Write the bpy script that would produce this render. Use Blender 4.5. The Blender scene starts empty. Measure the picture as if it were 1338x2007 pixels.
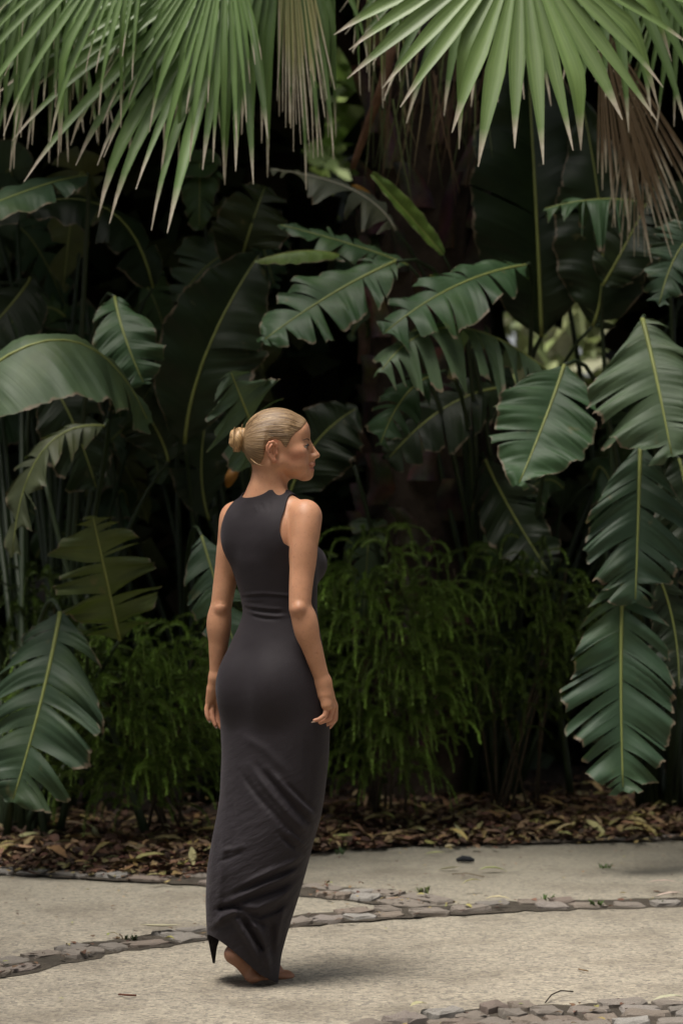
import bpy, math, random
import numpy as np
from mathutils import Vector, Matrix, noise as mnoise

random.seed(7); np.random.seed(7)
SC = bpy.context.scene
COL = SC.collection
R = math.radians

# ------------------------------------------------------------------ camera
FPX = 2007 * 85 / 36.0          # focal length in photo pixels
CAMH = 1.40
cam_d = bpy.data.cameras.new('camera')
cam_d.sensor_fit = 'VERTICAL'; cam_d.sensor_height = 36; cam_d.sensor_width = 24; cam_d.lens = 85
cam_d.clip_end = 400; cam_d.clip_start = 0.1
cam_d.dof.use_dof = True; cam_d.dof.focus_distance = 7.15; cam_d.dof.aperture_fstop = 3.2
cam = bpy.data.objects.new('camera', cam_d); COL.objects.link(cam)
cam.location = (0, 0, CAMH); cam.rotation_euler = (R(90), 0, 0)
SC.camera = cam

# ------------------------------------------------------------------ light
SUN_EL, SUN_AZ = R(72), R(228)          # azimuth clockwise from +Y: light comes from behind left of the camera
world = bpy.data.worlds.new('World'); SC.world = world
world.use_nodes = True
wn = world.node_tree; wn.nodes.clear()
w_out = wn.nodes.new('ShaderNodeOutputWorld'); w_bg = wn.nodes.new('ShaderNodeBackground')
w_sky = wn.nodes.new('ShaderNodeTexSky'); w_sky.sky_type = 'NISHITA'; w_sky.sun_disc = False
w_sky.sun_elevation = SUN_EL; w_sky.sun_rotation = SUN_AZ
w_sky.dust_density = 4.0; w_sky.air_density = 1.0; w_sky.ozone_density = 1.0
w_hs = wn.nodes.new('ShaderNodeHueSaturation'); w_hs.inputs['Saturation'].default_value = 0.28
wn.links.new(w_sky.outputs[0], w_hs.inputs['Color']); wn.links.new(w_hs.outputs[0], w_bg.inputs[0])
w_bg.inputs[1].default_value = 0.06
wn.links.new(w_bg.outputs[0], w_out.inputs[0])
sun_d = bpy.data.lights.new('sun', 'SUN'); sun_d.energy = 1.5; sun_d.angle = R(22); sun_d.color = (1, .94, .85)
sun = bpy.data.objects.new('sun', sun_d); COL.objects.link(sun)
sd = Vector((math.sin(SUN_AZ) * math.cos(SUN_EL), math.cos(SUN_AZ) * math.cos(SUN_EL), math.sin(SUN_EL)))
sun.rotation_euler = sd.to_track_quat('Z', 'Y').to_euler(); sun.location = (0, 0, 12)
SC.view_settings.view_transform = 'Standard'; SC.view_settings.look = 'None'
SC.view_settings.gamma = 1; SC.view_settings.exposure = 1.4
SC.view_settings.use_curve_mapping = False
SC.cycles.max_bounces = 6; SC.cycles.diffuse_bounces = 3; SC.cycles.glossy_bounces = 2
SC.cycles.transmission_bounces = 3; SC.cycles.use_denoising = True
SC.cycles.caustics_reflective = False; SC.cycles.caustics_refractive = False

# ------------------------------------------------------------------ helpers
def at(px, py, d):
    """a point of the place: photo pixel and distance in metres"""
    return Vector(((px - 669) / FPX * d, d, CAMH - (py - 1003.5) / FPX * d))
def ground_at(px, py):
    d = FPX * CAMH / (py - 1003.5)
    return Vector(((px - 669) / FPX * d, d, 0))

def wloc(o):
    v = Vector((0, 0, 0))
    while o is not None:
        v = v + o.location; o = o.parent
    return v

def obj(name, verts, faces, mat, parent=None, smooth=True, uv=None, col=None, loc=None):
    """link one mesh object; verts are world coordinates"""
    base = wloc(parent) if parent else Vector((0, 0, 0))
    if loc is not None: base = base + (Vector(loc) - base)
    V = np.asarray(verts, dtype=np.float64).reshape(-1, 3) - np.array(base)
    me = bpy.data.meshes.new(name)
    me.from_pydata(V.tolist(), [], faces if isinstance(faces, list) else faces.tolist())
    if smooth: me.polygons.foreach_set('use_smooth', [True] * len(me.polygons))
    if uv is not None:
        lay = me.uv_layers.new(name='UVMap')
        li = np.empty(len(me.loops), dtype=np.int32); me.loops.foreach_get('vertex_index', li)
        lay.data.foreach_set('uv', np.asarray(uv, dtype=np.float32)[li].ravel())
    if col is not None:
        ca = me.color_attributes.new('Col', 'FLOAT_COLOR', 'POINT')
        c = np.ones((len(V), 4), dtype=np.float32); c[:, :3] = np.asarray(col)
        ca.data.foreach_set('color', c.ravel())
    me.materials.append(mat); me.update()
    o = bpy.data.objects.new(name, me); COL.objects.link(o)
    if parent: o.parent = parent
    if loc is not None: o.location = Vector(loc) - (wloc(parent) if parent else Vector((0, 0, 0)))
    return o

def tag(o, label, cat, group=None):
    o['label'] = label; o['category'] = cat
    if group: o['group'] = group
    return o
def kind(o, k):
    o['kind'] = k; return o
def thing(name, label, cat, loc, group=None):
    o = bpy.data.objects.new(name, None); COL.objects.link(o)
    o.location = loc; o.empty_display_size = .1
    return tag(o, label, cat, group)

class MB:
    """collects verts, faces, uv, colours of one mesh"""
    def __init__(s): s.v = []; s.f = []; s.uv = []; s.c = []
    def add(s, v, f, uv=None, c=None):
        b = len(s.v); s.v += [tuple(x) for x in v]; s.f += [tuple(i + b for i in q) for q in f]
        s.uv += list(uv) if uv is not None else [(0, 0)] * len(v)
        s.c += list(c) if c is not None else [(1, 1, 1)] * len(v)
    def tube(s, pts, rad, n=6, c=(1, 1, 1), cap=True):
        pts = [Vector(p) for p in pts]; m = len(pts)
        rad = rad if hasattr(rad, '__len__') else [rad] * m
        v = []; uv = []; f = []; up = Vector((.31, .2, .93))
        for i, p in enumerate(pts):
            t = (pts[min(i + 1, m - 1)] - pts[max(i - 1, 0)]); t = t.normalized() if t.length else Vector((0, 0, 1))
            a = t.cross(up)
            a = a.normalized() if a.length > 1e-4 else t.orthogonal().normalized()
            b = t.cross(a); up = -b if False else up
            for k in range(n):
                th = 2 * math.pi * k / n
                v.append(p + (a * math.cos(th) + b * math.sin(th)) * rad[i]); uv.append((i / (m - 1), k / n))
        for i in range(m - 1):
            for k in range(n):
                k2 = (k + 1) % n
                f.append((i * n + k, i * n + k2, (i + 1) * n + k2, (i + 1) * n + k))
        if cap:
            f.append(tuple(range(n - 1, -1, -1))); f.append(tuple((m - 1) * n + k for k in range(n)))
        s.add(v, f, uv, [c] * len(v))
    def build(s, name, mat, parent=None, smooth=True, loc=None):
        return obj(name, s.v, s.f, mat, parent, smooth, s.uv, s.c, loc)

def bez(a, b, c, t):
    return a * ((1 - t) ** 2) + b * (2 * t * (1 - t)) + c * (t * t)

# ------------------------------------------------------------------ materials
def new_mat(name):
    m = bpy.data.materials.new(name); m.use_nodes = True
    nt = m.node_tree; b = nt.nodes['Principled BSDF']
    return m, nt, b
def N(nt, t, **kw):
    n = nt.nodes.new(t)
    for k, v in kw.items():
        if k in ('op',): n.operation = v
        elif k == 'blend': n.blend_type = v
        elif k == 'dt': n.data_type = v
        else: n.inputs[k].default_value = v
    return n
def ramp(nt, fac, stops):
    r = nt.nodes.new('ShaderNodeValToRGB'); e = r.color_ramp.elements
    while len(e) < len(stops): e.new(.5)
    for el, (p, c) in zip(e, stops): el.position = p; el.color = (*c, 1) if len(c) == 3 else c
    nt.links.new(fac, r.inputs[0]); return r.outputs[0]
def mixc(nt, fac, a, b, blend='MIX'):
    m = nt.nodes.new('ShaderNodeMix'); m.data_type = 'RGBA'; m.blend_type = blend
    for sock, v in ((m.inputs[0], fac), (m.inputs[6], a), (m.inputs[7], b)):
        if hasattr(v, 'links'): nt.links.new(v, sock)
        elif isinstance(v, (int, float)): sock.default_value = v
        else: sock.default_value = (*v, 1)
    return m.outputs[2]
def math_(nt, op, a, b=None, c=None):
    m = nt.nodes.new('ShaderNodeMath'); m.operation = op
    for i, v in enumerate((a, b, c)):
        if v is None: continue
        if hasattr(v, 'links'): nt.links.new(v, m.inputs[i])
        else: m.inputs[i].default_value = v
    return m.outputs[0]
def coord(nt, out='Object', scale=(1, 1, 1)):
    t = nt.nodes.new('ShaderNodeTexCoord'); mp = nt.nodes.new('ShaderNodeMapping')
    mp.inputs['Scale'].default_value = scale
    nt.links.new(t.outputs[out], mp.inputs[0]); return mp.outputs[0]
def noise_(nt, vec, scale, detail=3, rough=.55):
    n = nt.nodes.new('ShaderNodeTexNoise'); n.inputs['Scale'].default_value = scale
    n.inputs['Detail'].default_value = detail; n.inputs['Roughness'].default_value = rough
    nt.links.new(vec, n.inputs['Vector']); return n.outputs[0]
def bump(nt, b, h, strength=.3, dist=.01):
    n = nt.nodes.new('ShaderNodeBump'); n.inputs['Strength'].default_value = strength; n.inputs['Distance'].default_value = dist
    nt.links.new(h, n.inputs['Height']); nt.links.new(n.outputs[0], b.inputs['Normal'])

def leaf_shader(name, edge_brown=True, stripes=60, rough=.38, transl=.25, tint=(1, 1, 1), bumpy=.25, spec=.5):
    """base colour comes from the object's own colour; fine lateral veins and dry edges from the UVs"""
    m, nt, b = new_mat(name)
    L = nt.links
    oi = nt.nodes.new('ShaderNodeObjectInfo')
    uvn = nt.nodes.new('ShaderNodeUVMap'); sep = nt.nodes.new('ShaderNodeSeparateXYZ'); L.new(uvn.outputs[0], sep.inputs[0])
    n1 = noise_(nt, coord(nt), 7, 4)
    base = mixc(nt, n1, (.5, .52, .5), (1.45, 1.4, 1.25)); n0 = noise_(nt, coord(nt), 3.2, 3); base = mixc(nt, ramp(nt, n0, [(.5, (0, 0, 0)), (.72, (.55, .55, .55))]), base, mixc(nt, 1.0, base, (1.5, 1.25, .7), 'MULTIPLY')); base = mixc(nt, 1.0, oi.outputs['Color'], base, 'MULTIPLY')
    # lateral veins
    cmb = nt.nodes.new('ShaderNodeCombineXYZ'); L.new(math_(nt, 'MULTIPLY', sep.outputs[0], stripes), cmb.inputs[0]); L.new(math_(nt, 'MULTIPLY', sep.outputs[1], .8), cmb.inputs[1])
    st = noise_(nt, cmb.outputs[0], 1.0, 2)
    base = mixc(nt, st, mixc(nt, 1.0, base, (.6, .62, .62), 'MULTIPLY'), mixc(nt, 1.0, base, (1.4, 1.36, 1.3), 'MULTIPLY'))
    if edge_brown:
        av = math_(nt, 'ABSOLUTE', sep.outputs[1])
        n2 = noise_(nt, coord(nt), 16, 3)
        e = math_(nt, 'ADD', av, math_(nt, 'MULTIPLY', math_(nt, 'SUBTRACT', n2, .5), .22))
        fac = ramp(nt, e, [(.955, (0, 0, 0)), (1.0, (1, 1, 1))])
        base = mixc(nt, fac, base, (.19, .145, .10))
        n3 = noise_(nt, coord(nt), 11, 5)
        base = mixc(nt, ramp(nt, n3, [(.66, (0, 0, 0)), (.74, (.6, .6, .6))]), base, (.13, .11, .045))
    L.new(base, b.inputs['Base Color']); b.inputs['Roughness'].default_value = rough
    b.inputs['Specular IOR Level'].default_value = spec
    bump(nt, b, st, bumpy, .006)
    tr = nt.nodes.new('ShaderNodeBsdfTranslucent'); L.new(mixc(nt, 1.0, base, (1.1, 1.35, .5), 'MULTIPLY'), tr.inputs[0])
    mx = nt.nodes.new('ShaderNodeMixShader'); mx.inputs[0].default_value = transl
    out = nt.nodes['Material Output']
    L.new(b.outputs[0], mx.inputs[1]); L.new(tr.outputs[0], mx.inputs[2]); L.new(mx.outputs[0], out.inputs[0])
    return m

def col_shader(name, rough=.7, transl=0.0, vary=.35, scale=30, spec=.4, bumpy=0.0):
    """colour per vertex, with a little noise"""
    m, nt, b = new_mat(name); L = nt.links
    a = nt.nodes.new('ShaderNodeVertexColor'); a.layer_name = 'Col'
    n = noise_(nt, coord(nt), scale, 4)
    c = mixc(nt, 1.0, a.outputs[0], mixc(nt, n, (1 - vary,) * 3, (1 + vary,) * 3), 'MULTIPLY')
    L.new(c, b.inputs['Base Color']); b.inputs['Roughness'].default_value = rough
    b.inputs['Specular IOR Level'].default_value = spec
    if bumpy: bump(nt, b, n, bumpy, .01)
    if transl:
        tr = nt.nodes.new('ShaderNodeBsdfTranslucent'); L.new(c, tr.inputs[0])
        mx = nt.nodes.new('ShaderNodeMixShader'); mx.inputs[0].default_value = transl
        L.new(b.outputs[0], mx.inputs[1]); L.new(tr.outputs[0], mx.inputs[2]); L.new(mx.outputs[0], nt.nodes['Material Output'].inputs[0])
    return m

M = {}
M['banana'] = leaf_shader('paradise_leaf', True, 230, .5, .16, spec=.3)
M['fan'] = leaf_shader('fan_leaf', False, 3, .42, .28, bumpy=.1)
M['col_leaf'] = col_shader('small_leaves', .55, .2)
M['needle'] = col_shader('needles', .6, .25, .25)
M['litter'] = col_shader('dry_leaves', .75, .05, .35, 60)
M['bark'] = col_shader('bark', .9, 0, .6, 26, .2, .8)
M['stalk'] = col_shader('stalks', .5, 0, .3, 12)

def concrete():
    m, nt, b = new_mat('exposed_aggregate'); L = nt.links
    co = coord(nt)
    big = noise_(nt, co, .9, 4); mid = noise_(nt, co, 6, 4)
    base = mixc(nt, big, (.215, .188, .142), (.365, .318, .238))
    base = mixc(nt, ramp(nt, mid, [(.35, (0, 0, 0)), (.75, (.55, .55, .55))]), base, (.27, .235, .175))
    v = nt.nodes.new('ShaderNodeTexVoronoi'); v.inputs['Scale'].default_value = 82; L.new(co, v.inputs['Vector'])
    sepc = nt.nodes.new('ShaderNodeSeparateColor'); L.new(v.outputs['Color'], sepc.inputs[0])
    g = ramp(nt, sepc.outputs[0], [(.0, (.06, .055, .05)), (.14, (.22, .2, .185)), (.28, (.75, .73, .69)), (.7, (1.08, 1.06, 1.03)), (1, (1.75, 1.7, 1.6))])
    base = mixc(nt, 1.0, base, g, 'MULTIPLY')
    fine = noise_(nt, co, 260, 2)
    base = mixc(nt, .55, base, mixc(nt, fine, (.14, .12, .1), (.62, .57, .48)))
    # grime drifting out of the bed, mossy and grey
    sx = nt.nodes.new('ShaderNodeSeparateXYZ'); L.new(co, sx.inputs[0])
    gr = math_(nt, 'ADD', sx.outputs[1], math_(nt, 'MULTIPLY', big, 1.2))
    fac = ramp(nt, math_(nt, 'DIVIDE', gr, 12), [(.68, (0, 0, 0)), (.88, (.65, .65, .65))])
    base = mixc(nt, fac, base, (.17, .165, .13))
    # thin scattered dirt blotches
    d2 = noise_(nt, co, 2.3, 6, .65)
    base = mixc(nt, ramp(nt, d2, [(.47, (0, 0, 0)), (.72, (.65, .65, .65))]), base, (.13, .11, .085))
    L.new(base, b.inputs['Base Color']); b.inputs['Roughness'].default_value = .9; b.inputs['Specular IOR Level'].default_value = .2
    bump(nt, b, math_(nt, 'ADD', v.outputs['Distance'], math_(nt, 'MULTIPLY', mid, 1.5)), .55, .006)
    return m
M['concrete'] = concrete()

def soil():
    m, nt, b = new_mat('dark_soil'); L = nt.links; co = coord(nt)
    c = mixc(nt, noise_(nt, co, 30, 5), (.018, .012, .008), (.07, .045, .028))
    L.new(c, b.inputs['Base Color']); b.inputs['Roughness'].default_value = .95
    bump(nt, b, noise_(nt, co, 45, 5), .9, .03)
    return m
M['soil'] = soil()

def sett_mat():
    m, nt, b = new_mat('granite_setts'); L = nt.links; co = coord(nt)
    oi = nt.nodes.new('ShaderNodeObjectInfo')
    c = ramp(nt, oi.outputs['Random'], [(0, (.19, .17, .148)), (.25, (.25, .185, .13)), (.45, (.18, .11, .078)), (.6, (.5, .49, .47)), (.75, (.21, .175, .14)), (.9, (.26, .21, .17)), (1, (.4, .39, .37))])
    n = noise_(nt, co, 22, 5, .7)
    c = mixc(nt, 1.0, c, mixc(nt, ramp(nt, n, [(.3, (0, 0, 0)), (.7, (1, 1, 1))]), (.35, .32, .28), (1.35, 1.33, 1.3)), 'MULTIPLY')
    f = noise_(nt, co, 170, 2)
    c = mixc(nt, .4, c, mixc(nt, f, (.08, .07, .06), (.55, .52, .48)))
    L.new(c, b.inputs['Base Color']); b.inputs['Roughness'].default_value = .8; b.inputs['Specular IOR Level'].default_value = .3
    bump(nt, b, n, .7, .012)
    return m
M['sett'] = sett_mat()
def joint_mat():
    m, nt, b = new_mat('joint_grit'); L = nt.links; co = coord(nt)
    c = mixc(nt, noise_(nt, co, 9, 5), (.022, .017, .012), (.13, .105, .076))
    c = mixc(nt, noise_(nt, co, 90, 3), mixc(nt, 1.0, c, (.5, .5, .5), 'MULTIPLY'), c)
    L.new(c, b.inputs['Base Color']); b.inputs['Roughness'].default_value = .95
    bump(nt, b, noise_(nt, co, 60, 4), .8, .02)
    return m
M['joint'] = joint_mat()

# ------------------------------------------------------------------ ground, path, bed
def edge(x):
    """distance at which the planting bed starts"""
    e = np.interp(x, [-6, -1.3, -.9, -.5, -.34, -.16, .35, .8, 1.5, 6], [9.45, 9.42, 9.36, 9.26, 9.42, 10.0, 10.17, 10.27, 10.48, 11.2])
    return float(e) + .03 * math.sin(x * 9) + .02 * math.sin(x * 23 + 1)
def bed_z(x, d):
    t = d - edge(x)
    return .03 * min(1, max(0, t) * 4) + .012 * max(0, t) + .018 * mnoise.noise((x * 3, d * 3, 0)) + .05 * max(0, t - 3)

kind(obj('ground', [(-150, -150, -.06), (150, -150, -.06), (150, 150, -.06), (-150, 150, -.06)], [(0, 1, 2, 3)], M['soil']), 'structure')
xs = np.linspace(-6, 6, 241)
v = []; f = []
rows = [-14, 0, 4, 6, 7, 8, 9, None]
for x in xs:
    for r_ in rows:
        d = (edge(x) + .05) if r_ is None else r_
        v.append((x, d, -.006 * mnoise.noise((x * 1.3, d * 1.3, 3)) - (.01 if r_ is None else 0)))
m_ = len(rows)
for i in range(len(xs) - 1):
    for j in range(m_ - 1): f.append((i * m_ + j, (i + 1) * m_ + j, (i + 1) * m_ + j + 1, i * m_ + j + 1))
kind(obj('path', v, f, M['concrete']), 'structure')
v = []; f = []; nd = 46
for x in xs:
    e = edge(x)
    for j in range(nd):
        d = e - .005 + 20 * (j / (nd - 1)) ** 2.2
        v.append((x * (1 + .12 * max(0, d - e)), d, bed_z(x, d)))
for i in range(len(xs) - 1):
    for j in range(nd - 1): f.append((i * nd + j, (i + 1) * nd + j, (i + 1) * nd + j + 1, i * nd + j + 1))
kind(obj('planting_bed', v, f, M['soil']), 'structure')

# setts ----------------------------------------------------------------
def sett_mesh(seed):
    rnd = random.Random(seed); v = []; f = []; n = 12
    rim = [(.5, 0), (.5, .36), (.38, .5), (0, .5), (-.38, .5), (-.5, .36), (-.5, 0), (-.5, -.36), (-.38, -.5), (0, -.5), (.38, -.5), (.5, -.36)]
    skew = [(rnd.uniform(-.07, .07), rnd.uniform(-.1, .1)) for _ in range(n)]
    def ring(sc, z, jit):
        return [((x + sx) * sc + rnd.uniform(-jit, jit) * .5, (y + sy) * sc + rnd.uniform(-jit, jit) * .5, z + rnd.uniform(-.22, .12) * (1 if z > .5 else 0)) for (x, y), (sx, sy) in zip(rim, skew)]
    v += ring(1.0, 0, .05); v += ring(.96, .78, .07); v += ring(.84, 1.0, .09); v.append((rnd.uniform(-.1, .1), rnd.uniform(-.1, .1), 1.05))
    for r_ in range(2):
        for k in range(n): f.append((r_ * n + k, r_ * n + (k + 1) % n, (r_ + 1) * n + (k + 1) % n, (r_ + 1) * n + k))
    for k in range(n): f.append((2 * n + k, 2 * n + (k + 1) % n, 3 * n))
    me = bpy.data.meshes.new('sett'); me.from_pydata(v, [], f); me.materials.append(M['sett']); return me
SETTS = [sett_mesh(k) for k in range(8)]

def resample(pts, step):
    P = [Vector(p) for p in pts]; out = []; acc = 0
    L = [0]
    for a, b in zip(P, P[1:]): L.append(L[-1] + (b - a).length)
    n = max(2, int(L[-1] / step)); 
    for i in range(n + 1):
        s = L[-1] * i / n
        k = max(j for j in range(len(L)) if L[j] <= s + 1e-9); k = min(k, len(P) - 2)
        t = (s - L[k]) / (L[k + 1] - L[k]); out.append(P[k].lerp(P[k + 1], t))
    return out
def sett_band(name, line, rows, w, stone, hgt, seed, lo=-.003):
    """a strip of grit with individual setts bedded in it"""
    rnd = random.Random(seed)
    ln = resample(line, .05)
    nrm = []
    for i in range(len(ln)):
        t = ln[min(i + 1, len(ln) - 1)] - ln[max(0, i - 1)]; t.z = 0; t.normalize(); nrm.append((t, Vector((-t.y, t.x, 0))))
    tot = rows * w
    v = []; f = []
    for i, p in enumerate(ln):
        j = rnd.uniform(-.012, .012)
        for s in (-.5, -.25, 0, .25, .5):
            q = p + nrm[i][1] * (s * (tot + .01) + j * 1.6); v.append((q.x, q.y, .006 + .003 * rnd.random() if abs(s) < .5 else .0035))
    for i in range(len(ln) - 1):
        for k in range(4): f.append((i * 5 + k, i * 5 + k + 1, (i + 1) * 5 + k + 1, (i + 1) * 5 + k))
    base = kind(obj(name, v, f, M['joint']), 'structure')
    Ltot = sum((a - b).length for a, b in zip(ln, ln[1:]))
    for r_ in range(rows):
        s = rnd.uniform(0, stone)
        while s < Ltot:
            L_ = stone * rnd.uniform(.65, 1.45)
            t_ = (s + L_ / 2) / Ltot * (len(ln) - 1)
            i = int(t_)
            if i >= len(ln) - 1: break
            if rnd.random() < .84:
                p = ln[i].lerp(ln[i + 1], t_ - i) + nrm[i][1] * ((r_ - (rows - 1) / 2) * w + rnd.uniform(-.008, .008))
                o = bpy.data.objects.new('sett', SETTS[rnd.randrange(8)]); COL.objects.link(o); o.parent = base
                o.location = (p.x, p.y, lo)
                o.rotation_euler = (rnd.uniform(-.05, .05), rnd.uniform(-.05, .05), math.atan2(nrm[i][0].y, nrm[i][0].x) + rnd.uniform(-.12, .12) + (math.pi if rnd.random() < .5 else 0))
                o.scale = (L_ * .90, w * rnd.uniform(.78, .92), hgt * rnd.uniform(.75, 1.25))
            s += L_ + .006
    return base
mid_line = [ground_at(*p) for p in ((-420, 1990), (-200, 1950), (0, 1903), (100, 1880), (210, 1858), (330, 1842), (450, 1824), (560, 1808), (700, 1796), (850, 1787), (1000, 1778), (1338, 1770), (1800, 1764))]
sett_band('sett_strip', mid_line, 2, .098, .12, .021, 3)
kerb_line = [ground_at(*p) for p in ((-700, 1690), (-200, 1695), (0, 1703), (150, 1711), (300, 1719), (420, 1727), (520, 1738), (620, 1748), (720, 1758), (840, 1772))]
sett_band('sett_edging', kerb_line, 2, .125, .17, .02, 5)
near_line = [Vector((p.x, p.y - .235, 0)) for p in [ground_at(*q) for q in ((640, 2060), (760, 2020), (860, 1998), (960, 1980), (1060, 1972), (1200, 1969), (1338, 1969), (1700, 1975))]]
sett_band('sett_apron', near_line, 5, .092, .108, .029, 9)
back_line = [Vector((x, edge(x) - .035, 0)) for x in np.linspace(.75, 3.2, 14)]
sett_band('sett_border', back_line, 1, .07, .16, .011, 11)

# ------------------------------------------------------------------ person: signed distance modelling
D0 = 7.2; S = FPX / D0            # pixels per metre at the woman
PHI = R(40)
LX = np.array([-math.cos(PHI), math.sin(PHI), 0.]); FX = np.array([math.sin(PHI), math.cos(PHI), 0.])
def wp(px, py, dd=0.0):
    p = at(px, py, D0 + dd); return np.array(p)

class Field:
    def __init__(s, lo, hi, h):
        s.lo = np.array(lo, float); s.h = h
        s.n = np.ceil((np.array(hi) - s.lo) / h).astype(int) + 1
        s.F = np.full(s.n, 1.0, dtype=np.float32)
    def box(s, lo, hi):
        a = np.clip(np.floor((np.array(lo) - s.lo) / s.h).astype(int), 0, s.n - 1)
        b = np.clip(np.ceil((np.array(hi) - s.lo) / s.h).astype(int) + 1, 1, s.n)
        sl = tuple(slice(i, j) for i, j in zip(a, b))
        ax = [(s.lo[k] + s.h * np.arange(a[k], b[k])).astype(np.float32) for k in range(3)]
        return sl, ax[0][:, None, None], ax[1][None, :, None], ax[2][None, None, :]
    def blend(s, sl, d, k, sub=False):
        A = s.F[sl]
        if sub: d = -d; h = np.clip(.5 - .5 * (A - d) / k, 0, 1); s.F[sl] = A * (1 - h) + d * h + k * h * (1 - h)
        else: h = np.clip(.5 + .5 * (A - d) / k, 0, 1); s.F[sl] = A * (1 - h) + d * h - k * h * (1 - h)
    def cone(s, a, b, ra, rb, k=.01, sub=False):
        a = np.array(a, float); b = np.array(b, float); m = max(ra, rb) + k + .012
        sl, X, Y, Z = s.box(np.minimum(a, b) - m, np.maximum(a, b) + m)
        ab = b - a; q = max(float(ab @ ab), 1e-9)
        t = np.clip(((X - a[0]) * ab[0] + (Y - a[1]) * ab[1] + (Z - a[2]) * ab[2]) / q, 0, 1)
        d = np.sqrt((X - a[0] - t * ab[0]) ** 2 + (Y - a[1] - t * ab[1]) ** 2 + (Z - a[2] - t * ab[2]) ** 2) - (ra + (rb - ra) * t)
        s.blend(sl, d, k, sub)
    def chain(s, pts, rad, k=.006):
        P = np.array([np.array(p, float) for p in pts]); m = max(rad) + k + .012
        sl, X, Y, Z = s.box(P.min(0) - m, P.max(0) + m); best = None
        for i in range(len(P) - 1):
            a, ab = P[i], P[i + 1] - P[i]; q = max(float(ab @ ab), 1e-9)
            t = np.clip(((X - a[0]) * ab[0] + (Y - a[1]) * ab[1] + (Z - a[2]) * ab[2]) / q, 0, 1)
            d = np.sqrt((X - a[0] - t * ab[0]) ** 2 + (Y - a[1] - t * ab[1]) ** 2 + (Z - a[2] - t * ab[2]) ** 2) - (rad[i] + (rad[i + 1] - rad[i]) * t)
            best = d if best is None else np.minimum(best, d)
        s.blend(sl, best, k)
    def ell(s, c, ax, r, k=.01, sub=False):
        """ellipsoid: centre, 3x3 axes (rows), radii"""
        c = np.array(c, float); ax = np.array(ax, float); m = max(r) + k + .012
        sl, X, Y, Z = s.box(c - m, c + m)
        u = [((X - c[0]) * a[0] + (Y - c[1]) * a[1] + (Z - c[2]) * a[2]) for a in ax]
        k0 = np.sqrt(sum((u[i] / r[i]) ** 2 for i in range(3))); k1 = np.sqrt(sum((u[i] / r[i] ** 2) ** 2 for i in range(3)))
        s.blend(sl, k0 * (k0 - 1) / np.maximum(k1, 1e-6), k, sub)
    def rings(s, tab, k=.02, off=0.0, disp=None):
        """tab rows: z, cx, cy, a, b - a stack of ellipses turned with the body"""
        tab = np.array(sorted(tab.tolist() if hasattr(tab, 'tolist') else tab)); zz = tab[:, 0]
        c = [np.array([tab[:, 1].min(), tab[:, 2].min(), zz[0]]) - .3, np.array([tab[:, 1].max(), tab[:, 2].max(), zz[-1]]) + .3]
        c[0][2] = zz[0]; c[1][2] = zz[-1]
        sl, X, Y, Z = s.box(c[0], c[1])
        z = Z.ravel()
        def sm(col):
            return np.interp(z, zz, tab[:, col]).astype(np.float32)[None, None, :]
        cx, cy, a, b = sm(1), sm(2), sm(3), sm(4)
        u = (X - cx) * LX[0] + (Y - cy) * LX[1]; w = (X - cx) * FX[0] + (Y - cy) * FX[1]
        kk = np.sqrt((u / a) ** 2 + (w / b) ** 2)
        r_ = np.sqrt(u * u + w * w)
        d = r_ * (1 - 1 / np.maximum(kk, 1e-3)) - off
        d = np.where(kk < .3, -np.minimum(a, b) * .7, d)
        d = np.maximum(d, np.maximum(zz[0] + .004 - Z, Z - zz[-1] + .004))
        if disp is not None: d = d - disp(X, Y, Z, w)
        s.blend(sl, d, k)
    def mesh(s, smooth=1):
        F = s.F; Sg = F < 0
        c = np.zeros(tuple(s.n - 1), dtype=np.uint8)
        for i in (0, 1):
            for j in (0, 1):
                for k in (0, 1): c += Sg[i:s.n[0] - 1 + i, j:s.n[1] - 1 + j, k:s.n[2] - 1 + k]
        act = (c > 0) & (c < 8); idx = np.argwhere(act)
        ids = np.full(act.shape, -1, dtype=np.int64); ids[act] = np.arange(len(idx))
        cor = [(i, j, k) for i in (0, 1) for j in (0, 1) for k in (0, 1)]
        val = [F[idx[:, 0] + i, idx[:, 1] + j, idx[:, 2] + k] for i, j, k in cor]
        acc = np.zeros((len(idx), 3)); cnt = np.zeros(len(idx))
        for p in range(8):
            for q in range(p + 1, 8):
                df = np.array(cor[q]) - np.array(cor[p])
                if np.abs(df).sum() != 1: continue
                m = (val[p] < 0) != (val[q] < 0)
                t = val[p] / np.where(m, val[p] - val[q], 1)
                pos = np.array(cor[p])[None, :] + t[:, None] * df[None, :]
                acc[m] += pos[m]; cnt[m] += 1
        V = s.lo + (idx + acc / np.maximum(cnt, 1)[:, None]) * s.h
        faces = []
        for ax in range(3):
            o1, o2 = [(1, 2), (2, 0), (0, 1)][ax]
            a = [slice(None)] * 3; b = [slice(None)] * 3
            a[ax] = slice(0, -1); b[ax] = slice(1, None)
            A = Sg[tuple(a)]; B = Sg[tuple(b)]
            e = np.argwhere(A != B)
            ok = (e[:, o1] > 0) & (e[:, o2] > 0) & (e[:, o1] < s.n[o1] - 1) & (e[:, o2] < s.n[o2] - 1)
            e = e[ok]; fl = A[tuple(e.T)]
            def cid(d1, d2):
                q = e.copy(); q[:, o1] += d1; q[:, o2] += d2; return ids[tuple(q.T)]
            Q = np.stack([cid(-1, -1), cid(0, -1), cid(0, 0), cid(-1, 0)], 1)
            Q[~fl] = Q[~fl][:, ::-1]
            faces.append(Q)
        Fc = np.concatenate(faces)
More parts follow.
